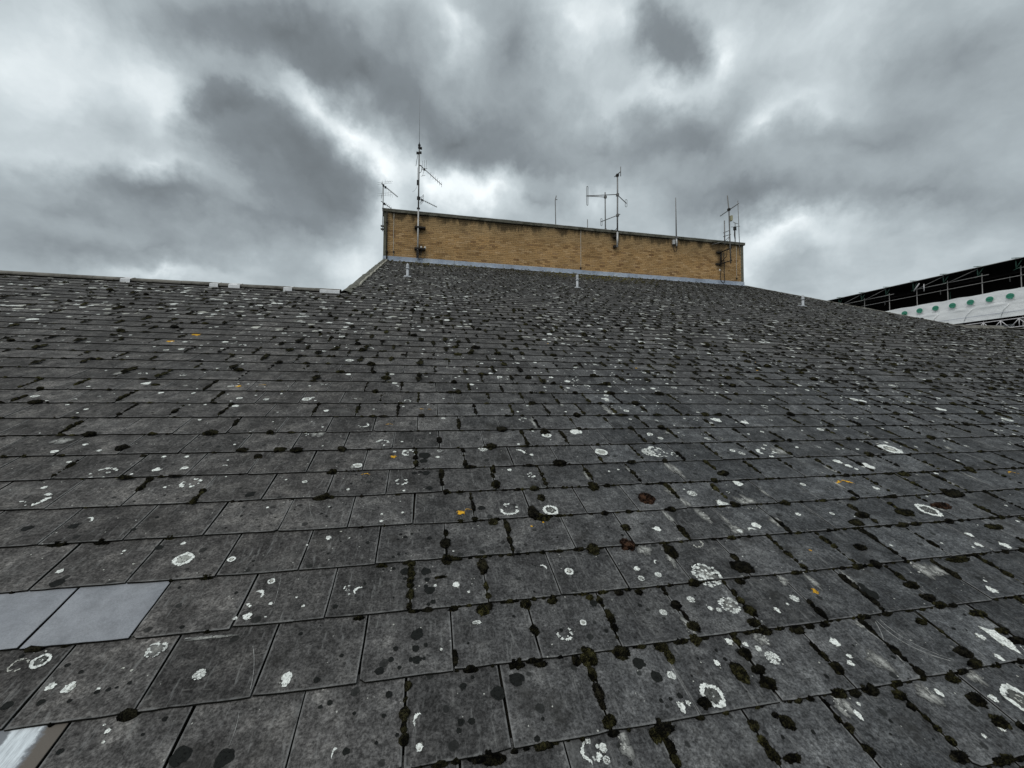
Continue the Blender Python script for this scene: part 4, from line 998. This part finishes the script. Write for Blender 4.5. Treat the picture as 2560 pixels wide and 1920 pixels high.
for j in range(-4, 67):
    t0 = V0 + j * G
    xl, xr = (max(XA, -1.02 * t0 - 1.4), min(XB, 2.35 * t0 + 2.0)) if t0 < T_RIDGE - .12 else (X_L + .1, X_R - .05)
    if t0 < .3 or t0 > T_WALL - .1: continue
    far = t0 > 4.2; vfar = t0 > 9.0
    for u, a, b in slate_cols(j, xl, xr):
        x = a
        if not in_view(x, t0): continue
        m = mossy(x, t0); ol = olive_at(x, t0)
        if random.random() < m * (.85 if vfar else 1.12 if far else 1.0) + ol:      # the joint between two slates
            f0 = random.choice((0, 0, random.uniform(0, .5))); f1 = random.choice((1, 1, random.uniform(f0 + .2, 1)))
            nl = random.randint(1, 3) if vfar else random.randint(3, 6) if far else random.randint(6, 13)
            tint = moss_tint(ol * .8)
            if not far and random.random() < .45: # a thin felt along the whole run
                fm = (f0 + f1) / 2
                lump(x, t0 + .012 + fm * (G - .02), random.uniform(.0045, .008), (f1 - f0) * G * .5, .006, 2, tint * .8, 40 if t0 < 2.6 else 0)
            for i in range(nl):
                f = f0 + (f1 - f0) * (i + random.random()) / nl; t = t0 + .012 + f * (G - .02)
                if not free(x, t): continue
                r = random.lognormvariate(math.log(.0105 if not far else .0175 if not vfar else .025), .45)
                r = min(r, .036 if far else .017)
                if not far:
                    lump(x + random.gauss(0, .002), t, r, r * random.uniform(.9, 1.7), r * .9 + .002, 2, tint * random.uniform(.6, 1.5), 22 if t < 2.6 else 8)
                else:
                    lump(x + random.gauss(0, .004), t, r * random.uniform(.8, 1.3), r * random.uniform(1.0, 2.2), r * (.95 if vfar else .85) + .004, 1, tint * random.uniform(.8, 1.25))
        # along the lower edge of the course
        n_edge = int(W / (.020 if t0 < 2.6 else .032 if not far else .075))
        for i in range(n_edge):
            x2 = a + W * random.random()
            if random.random() > m * .85 + .03 + ol or not free(x2, t0, .005): continue
            r = random.lognormvariate(math.log(.0066 if t0 < 2.6 else .0085 if not far else .0130), .5); r = min(r, .03)
            lump(x2, t0 - r * .15, r * random.uniform(1.0, 2.3), r * .85, r * .7 + (.007 if not far else .004), 2 if t0 < 2.6 else 1, moss_tint(ol * .8), 10 if t0 < 2.2 else 0)
        if random.random() < m * (.10 if t0 < 3 else .50) + ol * .7:   # bigger lumps: on the edge, at the corner, now and then mid-slate
            x2 = a + W * random.random(); t = t0 + (0 if t0 < 2.6 else random.choice((0, 0, 0, random.uniform(.03, .22))))
            if free(x2, t, .03):
                r = random.uniform(.016, .036 if not vfar else .048)
                if not far: cushion(x2, t, r * random.uniform(.9, 1.4), r, None, False)
                else:
                    lump(x2, t, r * random.uniform(1.0, 1.7), r * random.uniform(.8, 1.3), r * .9, 1 if vfar else 2, moss_tint(ol * .8))
tag(moss.object('moss', M_MOSS), 'dark olive moss cushions filling the slate joints', 'moss', kind='stuff')

# ------------------------------------------------------------------ lichen crusts lying on the slates
lich = Bulk()
WHITE, PALE, GREY, YEL, BLK = (.74, .76, .72), (.50, .50, .45), (.19, .19, .18), (.66, .36, .03), (.011, .012, .011)
def put_lichen(x, t, lx, lt, f, c):
    """vertices given round the centre; kept on the slate they grow on"""
    j = row_of(t); lo, hi = V0 + j * G + .002, V0 + (j + 1) * G - .001
    tt = np.clip(t + lt, lo, hi); s = tt - (V0 + j * G)
    n = TH * (2 - s / G) + .0016 + rng.uniform(0, .0004)
    lich.add(frame(x + lx, tt, n), f, c)
def wob(n, seed, amt):
    amt = amt * 1.5
    k = np.arange(n) * 2 * np.pi / n
    return 1 + amt * (np.sin(3 * k + seed) * .4 + np.sin(5 * k + seed * 2.3) * .35 + np.sin(9 * k + seed * 5.1) * .25) + rng.normal(0, amt * .35, n)
def blob(x, t, rx, rt, c, n=12, ang=0.0, amt=.18, edge=None):
    k = np.arange(n) * 2 * np.pi / n; w_ = wob(n, random.uniform(0, 6), amt)
    lx, lt = np.r_[rx * w_ * np.cos(k), 0], np.r_[rt * w_ * np.sin(k), 0]
    lx, lt = lx * math.cos(ang) - lt * math.sin(ang), lx * math.sin(ang) + lt * math.cos(ang)
    col = np.tile(np.array(c, float), (n + 1, 1))
    if edge is not None: col[:n] = edge
    put_lichen(x, t, lx, lt, np.array([(i, (i + 1) % n, n) for i in range(n)]), col)
def band(x, t, r0, r1, a0, a1, c, n=30, taper=False, gaps=0.0, sq=1.0):
    k = np.linspace(a0, a1, n + 1); w_ = 1 + rng.normal(0, .055, n + 1) + .05 * np.sin(4 * k + random.uniform(0, 6)); wi = 1 + rng.normal(0, .085, n + 1) + .07 * np.sin(5 * k + random.uniform(0, 6))
    ro, ri = r1 * w_, r0 * wi
    if taper:
        e = np.sin(np.linspace(0, np.pi, n + 1)) ** .6; mid = (ro + ri) / 2; ro, ri = mid + (ro - mid) * e, mid + (ri - mid) * e
    lx = np.r_[ro * np.cos(k), ri * np.cos(k)]; lt = np.r_[ro * np.sin(k), ri * np.sin(k)] * sq
    f = []; ph = random.uniform(0, 20)
    for i in range(n):
        if gaps and mnoise.noise((math.cos(k[i]) * 1.6 + ph, math.sin(k[i]) * 1.6, ph)) < gaps - .38: continue
        f += [(i, i + 1, n + 1 + i), (i + 1, n + 2 + i, n + 1 + i)]
    if f: put_lichen(x, t, lx, lt, np.array(f), c)
def mottle(x, t, rx, rt, c, cnt):
    for _ in range(cnt):
        a_ = random.uniform(0, 6.28); k = math.sqrt(random.random())
        q = random.uniform(.04, .12) * min(rx, rt) + .0010
        blob(x + rx * k * math.cos(a_), t + rt * k * math.sin(a_), q * random.uniform(.8, 1.5), q, np.array(c) * random.uniform(.6, 1.05), 7, amt=.25)
def smear(x, t, rx, rt):
    for _ in range(3):
        blob(x + random.gauss(0, rx * .3), t + random.gauss(0, rt * .3), rx * random.uniform(.5, .9), rt * random.uniform(.7, 1.1), (.40, .40, .375), 16, amt=.3, edge=(.085, .085, .082))
    mottle(x, t, rx * .8, rt * .8, (.56, .56, .52), 12)
def lichen(k, x, t, rx, rt, d=1.0):
    TWO = 2 * math.pi; n = int(18 + 34 * d)
    if k == 'b': blob(x, t, rx, rt, WHITE, int(9 + 13 * d)); mottle(x, t, rx * 1.25, rt * 1.25, PALE, int(4 * d))
    elif k == 'r': band(x, t, rx * .55, rx, 0, TWO, WHITE, n); blob(x, t, rx * .4, rx * .4, PALE, 8)
    elif k == 'd': band(x, t, rx * .62, rx, 0, TWO, WHITE, n); blob(x, t, rx * .62, rx * .62, (.36, .37, .34), 14); mottle(x, t, rx * .6, rx * .6, PALE, int(14 * d))
    elif k == 'c': band(x, t, rx * .66, rx, 0, TWO, WHITE, n); blob(x, t, rx * .64, rx * .64, (.095, .097, .09), 14); band(x, t, rx * .24, rx * .33, 0, TWO, PALE, n, gaps=.3); mottle(x, t, rx * .30, rx * .30, WHITE, int(6 * d))
    elif k == 'f': band(x, t, rx * .82, rx, 0, TWO, (.42, .42, .38), n, gaps=.35)
    elif k == 'p': band(x, t, rx * .72, rx, random.uniform(0, 6), random.uniform(0, 6) + TWO, WHITE, n, gaps=.42); mottle(x, t, rx * .9, rx * .9, WHITE, int(3 * d))
    elif k == 'k':
        a_ = random.choice((.3, 1.2, -.6)); band(x, t, rx * .62, rx, a_, a_ + 2.6, WHITE, max(8, n // 2), True, sq=max(.5, min(1.6, rt / rx)))
    elif k == 'm': mottle(x, t, rx, rt, WHITE, int(110 * d) + 6); blob(x, t, rx * .8, rt * .8, (.24, .24, .22), 14, amt=.25, edge=(.10, .10, .097))
    elif k == 's': smear(x, t, rx, rt)
    elif k == 'Y': mottle(x, t, rx, rt, YEL, 16); blob(x, t, rx * .7, rt * .7, YEL, 12, amt=.25)
    elif k == 'y': band(x, t, rx * .86, rx, .4, 2.6, YEL, 16, True, gaps=.15)
    elif k == 'z': blob(x, t, rx, rx * random.uniform(.85, 1.1), BLK, 18, amt=.12)
LICHEN = """d,-0.962,2.147,37.0,37.0 r,-0.776,2.126,15.3,15.3 r,-0.584,1.992,13.9,13.9 c,-1.162,1.740,25.0,25.0 f,-1.214,1.734,22.7,22.7 b,-1.019,1.636,15.8,15.8 b,-0.411,1.577,13.9,24.7 k,-0.614,1.924,26.6,26.6 b,-0.628,1.884,5.7,5.7 b,-0.619,1.876,4.8,4.8 b,-0.648,1.825,7.0,7.0 b,-0.611,1.830,14.2,14.2 b,-0.466,1.898,4.2,4.2 b,-0.431,1.853,5.8,5.8 k,-0.237,1.900,24.7,24.7 b,-0.275,1.890,4.4,4.4 b,0.140,1.890,14.1,14.1 b,0.056,1.895,6.5,6.5 b,0.188,1.847,5.6,5.6 m,0.206,1.707,17.2,7.7 b,0.070,1.615,4.7,4.7 k,-0.001,1.399,18.8,24.9 b,0.000,1.331,8.9,11.2 k,-0.224,1.348,11.0,24.9 b,-0.840,1.498,6.5,6.5 b,-0.859,1.516,3.0,3.0 b,-0.832,1.469,3.5,3.5 b,-1.369,2.125,11.3,11.3 b,-1.213,2.222,6.1,6.1 b,-1.212,2.205,3.5,3.5 k,-1.482,2.437,26.0,26.0 p,-1.802,2.615,59.3,59.3 p,-1.653,2.830,62.5,62.5 p,-1.197,2.717,46.5,46.5 b,-1.297,2.683,7.5,7.5 b,-1.421,2.854,19.2,19.2 b,-1.293,2.865,17.4,17.4 b,-1.345,2.998,10.9,10.9 b,-1.463,3.004,10.7,10.7 b,-1.894,2.964,11.0,11.0 k,-1.100,2.871,16.8,16.8 d,-0.376,2.834,22.4,22.4 d,-0.634,2.690,13.2,13.2 p,-0.083,2.977,43.4,43.4 p,-0.117,2.655,35.8,35.8 b,-0.099,2.561,7.4,7.4 b,-0.393,2.597,8.4,8.4 b,-0.097,2.376,6.9,6.9 b,-0.198,2.372,6.7,6.7 b,-0.418,2.225,12.1,12.1 b,-0.936,1.620,5.1,5.1 b,-0.499,2.185,3.9,3.9 b,-1.835,2.721,12.0,12.0 m,-0.675,1.628,17.0,17.0 s,-0.702,1.762,81.4,5.5 b,0.070,1.615,4.0,4.0 m,-0.848,1.739,28.3,28.3 c,0.673,2.330,41.8,41.8 d,1.217,2.932,42.5,42.5 p,1.635,2.912,80.2,80.2 m,1.567,2.906,44.1,44.1 p,0.654,2.677,28.9,28.9 m,1.586,2.418,27.0,27.0 b,1.707,2.303,32.1,32.1 s,1.526,2.218,30.3,56.3 s,1.473,2.462,42.0,36.5 s,1.316,2.226,18.7,51.9 b,1.194,2.135,19.0,19.0 b,1.771,2.109,23.2,23.2 k,1.719,2.065,29.3,29.3 b,1.642,2.075,13.2,13.2 b,2.114,2.178,14.8,14.8 f,1.346,2.026,37.1,37.1 s,1.042,2.008,35.0,35.0 k,0.523,1.940,20.7,20.7 r,0.636,1.908,19.7,19.7 b,0.953,1.889,13.1,13.1 m,0.944,1.832,13.7,13.7 m,1.033,1.844,14.0,14.0 k,1.070,1.916,15.7,15.7 m,1.263,1.819,64.2,64.2 d,0.608,1.655,12.6,12.6 p,0.522,1.619,30.4,30.4 m,0.951,1.660,14.5,14.5 m,1.107,1.705,15.3,15.3 m,1.256,1.658,40.8,40.8 m,1.193,1.641,10.0,10.0 b,1.161,1.653,10.0,10.0 m,1.577,1.655,18.3,18.3 b,1.518,1.631,6.3,6.3 b,1.447,1.610,8.2,14.2 s,1.754,1.751,18.6,44.2 c,0.943,1.339,39.7,39.7 b,0.818,1.321,10.7,15.8 b,0.846,1.329,7.7,7.7 m,0.843,1.421,13.9,13.9 b,1.142,1.511,12.9,12.9 b,1.198,1.492,9.2,9.2 b,1.035,1.440,10.4,10.4 m,1.234,1.469,11.0,11.0 m,1.260,1.429,25.1,25.1 s,1.284,1.503,28.2,28.2 b,1.566,1.452,17.3,17.3 b,1.566,1.394,9.3,9.3 b,1.543,1.369,11.9,11.9 b,2.295,1.370,30.2,55.4 b,2.223,1.389,14.7,14.7 b,2.177,1.306,11.9,15.1 c,2.050,1.171,53.6,53.6 b,1.951,1.191,13.3,13.3 b,1.771,1.235,10.6,14.2 b,1.398,1.217,9.7,15.4 b,1.435,1.247,6.6,6.6 b,1.850,1.110,9.9,9.9 b,1.757,1.101,6.4,6.4 p,0.484,1.253,30.3,30.3 b,0.522,1.256,12.3,12.3 b,0.502,1.239,8.0,8.0 m,0.519,1.225,9.3,9.3 s,0.590,1.261,20.8,27.8 s,1.373,1.252,28.7,28.7 s,1.727,1.240,31.5,31.5 s,1.991,1.268,28.1,28.1 s,1.666,1.365,37.3,37.3 b,2.607,1.580,19.7,19.7 s,2.401,1.737,51.3,51.3 s,2.472,1.714,38.5,38.5 c,3.032,2.137,62.7,62.7 b,3.119,1.820,23.7,23.7 b,2.958,1.842,17.5,17.5 b,3.019,1.922,18.2,18.2 r,3.686,2.865,78.6,78.6 p,2.515,2.861,74.4,74.4 b,3.176,2.639,43.6,43.6 b,2.998,2.713,27.8,27.8 b,3.018,2.648,23.4,23.4 b,1.975,2.500,29.3,29.3 s,1.880,2.293,59.7,59.7 s,1.920,2.125,33.7,33.7 s,1.629,2.095,31.9,31.9 s,2.638,2.883,60.0,60.0 s,1.758,1.509,20.6,20.6 s,1.604,1.754,22.7,22.7 p,0.451,2.358,52.0,52.0 d,-0.379,2.837,26.4,26.4 p,-0.089,2.987,43.5,43.5 p,-0.265,3.116,44.4,44.4 k,0.631,2.953,44.3,44.3 d,1.215,2.932,44.2,44.2 p,0.653,2.677,26.0,26.0 p,-0.418,3.388,39.5,39.5 r,-0.909,3.862,34.1,34.1 p,-0.129,3.829,27.9,27.9 k,-0.243,4.173,24.1,24.1 r,0.893,3.194,35.4,35.4 p,-0.615,5.384,50.1,50.1 p,0.298,5.749,53.0,53.0 d,-0.754,4.914,40.3,40.3 p,0.777,3.464,37.7,37.7 b,-0.696,4.483,24.6,24.6 s,0.849,3.409,26.2,90.5 s,1.579,3.648,34.8,108.1 s,1.628,2.693,33.2,82.3 m,1.567,2.925,44.4,44.4 p,1.647,2.905,44.5,44.5 b,1.139,3.250,48.2,48.2 b,0.711,2.918,12.7,12.7 m,0.395,3.010,31.3,31.3 s,-0.692,3.268,44.0,44.0 r,1.728,3.186,23.5,23.5 b,2.500,3.436,41.2,41.2 b,2.741,3.372,32.4,32.4 p,6.205,8.212,132.9,132.9 b,-0.023,6.391,44.4,44.4 b,0.528,2.745,13.1,13.1 Y,0.194,2.348,23.7,23.7 y,0.234,2.357,21.5,21.5 y,-0.323,2.727,30.6,30.6 Y,1.709,1.677,15.6,15.6 Y,1.922,1.908,6.4,6.4 y,2.758,2.407,78.7,78.7 y,4.356,2.443,53.8,53.8 y,-0.241,3.373,32.2,32.2 y,-0.020,3.647,30.5,30.5 y,0.045,3.647,21.7,21.7 y,-1.329,4.149,34.9,34.9 Y,-2.633,5.443,44.2,44.2 Y,-2.529,5.760,60.7,60.7 Y,-1.500,4.136,27.2,27.2 Y,0.609,2.244,6.0,6.0 Y,0.541,2.218,5.9,5.9 z,-0.068,1.987,19.1,19.1 z,0.017,1.978,21.2,21.2 z,-0.066,1.947,8.4,8.4 z,0.023,1.931,11.3,11.3 z,0.032,1.873,20.1,20.1 z,0.018,1.896,9.2,9.2 z,0.046,1.881,8.3,8.3 z,0.045,1.814,10.7,10.7 z,0.027,1.805,7.0,7.0 z,-0.014,1.683,21.1,21.1 z,-0.006,1.696,13.1,13.1 z,-0.017,1.630,12.6,12.6 z,-0.012,1.588,15.3,15.3 z,-0.032,1.591,7.6,7.6 z,-0.084,1.639,9.3,9.3 z,-0.096,1.600,9.1,9.1 z,-0.130,1.565,14.7,14.7 z,-0.068,1.568,6.7,6.7 z,0.018,1.639,7.2,7.2 z,0.011,1.589,6.2,6.2 z,0.243,1.447,23.5,23.5 z,0.135,1.484,11.0,11.0 z,0.151,1.377,11.0,11.0 z,0.120,1.379,10.9,10.9 z,0.111,1.357,7.3,7.3 z,-0.095,1.491,10.5,10.5 z,-0.267,1.491,8.1,8.1 z,-0.292,1.482,6.0,6.0 z,-0.105,1.430,6.7,6.7 z,-0.197,1.351,9.9,9.9 z,-0.507,1.383,23.5,23.5 z,-0.620,1.405,24.4,24.4 z,-1.092,2.230,16.2,16.2 z,-1.335,2.061,21.9,21.9 z,-0.808,1.810,7.5,7.5 z,-0.710,1.510,7.4,7.4 z,-0.745,1.475,4.8,4.8 z,-0.924,1.461,7.9,7.9 z,-1.143,1.603,13.2,13.2 z,-1.063,1.601,8.5,8.5 z,-1.076,1.715,7.3,7.3 z,-0.989,1.594,6.2,6.2 z,-0.934,1.612,7.6,7.6 z,-0.907,1.615,6.4,6.4 z,-0.861,1.629,5.9,5.9 z,-0.888,1.619,4.5,4.5 z,-0.316,1.836,10.1,10.1 z,-0.868,2.581,22.1,22.1 z,-0.859,2.600,13.4,13.4 z,0.012,2.944,37.7,37.7 z,0.005,2.874,25.4,25.4 z,0.019,2.742,24.3,24.3 z,0.038,2.577,17.8,17.8 z,-0.048,2.746,16.1,16.1 z,-0.015,2.757,12.2,12.2 z,-0.077,2.197,10.6,10.6 z,0.035,2.178,11.8,11.8 z,-0.046,2.217,7.5,7.5 z,-0.108,2.184,6.3,6.3 z,-0.121,2.069,6.9,6.9 z,0.168,1.509,6.0,6.0 z,-0.319,1.561,9.8,9.8 z,-0.191,1.449,5.3,5.3 z,-0.119,1.360,5.1,5.1 z,-0.063,1.372,5.8,5.8 z,-1.253,2.354,10.2,10.2 z,-1.206,2.437,7.8,7.8 z,-1.674,2.401,19.4,19.4 z,0.307,2.380,19.6,19.6 z,-1.506,2.400,18.2,18.2 z,0.312,1.482,26.0,26.0 z,0.365,1.352,5.6,5.6 z,0.761,1.348,6.9,6.9 z,0.795,1.349,6.2,6.2 z,0.832,1.354,9.4,9.4 z,0.872,1.704,8.8,8.8 z,0.334,1.302,9.5,9.5 z,0.684,1.738,15.3,15.3 z,0.788,1.424,19.5,19.5 z,0.750,1.478,21.7,21.7 z,1.963,1.680,20.9,20.9 z,1.961,1.635,34.1,34.1 z,1.403,1.340,7.9,7.9 z,1.149,1.469,10.8,10.8"""
tk = []
for tok in LICHEN.split():
    k, x, t, rx, rt = tok.split(','); x, t, rx, rt = float(x), float(t), float(rx) / 1000, float(rt) / 1000
    lichen(k, x, t, rx, rt, 1.0 if t < 3 else .6); tk.append((x, t, rx))
tk = np.array(tk)
for (j, u, a, b, t0, t1) in slates:
    if t0 > (T_RIDGE if (a < X_L or a > X_R) else T_WALL) - .1 or not in_view(a, t0): continue
    near_ = t0 < 2.75; mid_ = t0 < 6
    dens = .65 + 1.7 * mnoise.noise((a * .8, t0 * .8, 8.0)) + (.5 if a > 1.2 else 0) + (1.0 if t0 > 6.5 and a < 1 else 0)
    cnt = rng.poisson(max(.12, dens) * (.7 if near_ else 2.6 if mid_ else 2.1))
    for _ in range(cnt):
        x, t = a + random.uniform(.02, max(.03, b - a - .02)), t0 + random.uniform(.02, .235)
        if (j, u) in SPECIAL or near_ and np.any(np.hypot(tk[:, 0] - x, tk[:, 1] - t) < tk[:, 2] + .015): continue
        r = random.lognormvariate(math.log(.0055 if near_ else .0105 if mid_ else .020), .58)
        k = random.choice('bbbb') if r < .012 else random.choices('bprkdmsf', (3, 4, 3, 3, 1.0, .8, 2, 1))[0]
        if not near_ and random.random() < .008: k = random.choice('yY')
        if near_ and r < .006 or not mid_:
            blob(x, t, min(r, .05), min(r, .06) * random.uniform(.7, 1.3), np.array(random.choice((WHITE, WHITE, PALE, PALE, GREY))) * random.uniform(.7, 1), 7, amt=.25)
            if not mid_ and r > .02 and random.random() < .5: mottle(x, t, r, r, PALE, 4)
        else: lichen(k, x, t, min(r, .045), min(r, .045), .6)
    # pale run-off bloom beside the joints on the right-hand side
    if a > .9 and t0 < 7 and random.random() < .26:
        smear(a + random.gauss(0, .012), t0 + random.uniform(.02, .2), random.uniform(.010, .022), random.uniform(.03, .06))
    if mid_ and (j, u) not in SPECIAL and random.random() < .35:
        for _ in range(random.randint(1, 5)):
            r = random.uniform(.003, .008); blob(a + random.uniform(.02, .28), t0 + random.uniform(.02, .23), r, r, BLK, 9, amt=.12)
# old scratches and pale scrape lines
def scrape(pts, w_, c):
    pts = np.array(pts); k = np.linspace(0, 1, 12)
    q = (1 - k)[:, None] ** 2 * pts[0] + 2 * ((1 - k) * k)[:, None] * pts[1] + (k ** 2)[:, None] * pts[2]
    d = np.gradient(q, axis=0); nrm = np.stack([-d[:, 1], d[:, 0]], 1); nrm /= np.linalg.norm(nrm, axis=1)[:, None]
    ww = (w_ * (.4 + rng.random(12)))[:, None]
    v = np.concatenate([q + nrm * ww, q - nrm * ww]); c0 = q.mean(0)
    f = np.array([t_ for i in range(11) for t_ in ((i, i + 1, 12 + i), (i + 1, 13 + i, 12 + i))])
    put_lichen(c0[0], c0[1], v[:, 0] - c0[0], v[:, 1] - c0[1], f, c)
for pts, w_ in [([(1.848,1.514),(1.817,1.39),(1.954,1.322)],0.0014),([(1.869,1.517),(1.85,1.398),(1.974,1.323)],0.0012),([(1.837,1.51),(1.804,1.451),(1.76,1.417)],0.0012),([(1.755,1.478),(1.78,1.414),(1.753,1.335)],0.0016),([(-0.552,1.709),(-0.515,1.632),(-0.507,1.559)],0.0008),([(-0.553,2.007),(-0.541,1.937),(-0.538,1.873)],0.0007),([(-0.564,2.509),(-0.551,2.433),(-0.523,2.377)],0.0008),([(-0.781,1.768),(-0.713,1.77),(-0.624,1.762)],0.0022),([(-0.508,1.407),(-0.504,1.457),(-0.517,1.502)],0.0007),([(-3.497,5.127),(-3.524,5.406),(-3.575,5.745)],0.004)]:
    scrape(pts, w_, (.30, .30, .29))
tag(lich.object('lichen', M_LICHEN, False), 'white, grey and yellow lichen crusts scattered over the slates', 'lichen', kind='stuff')
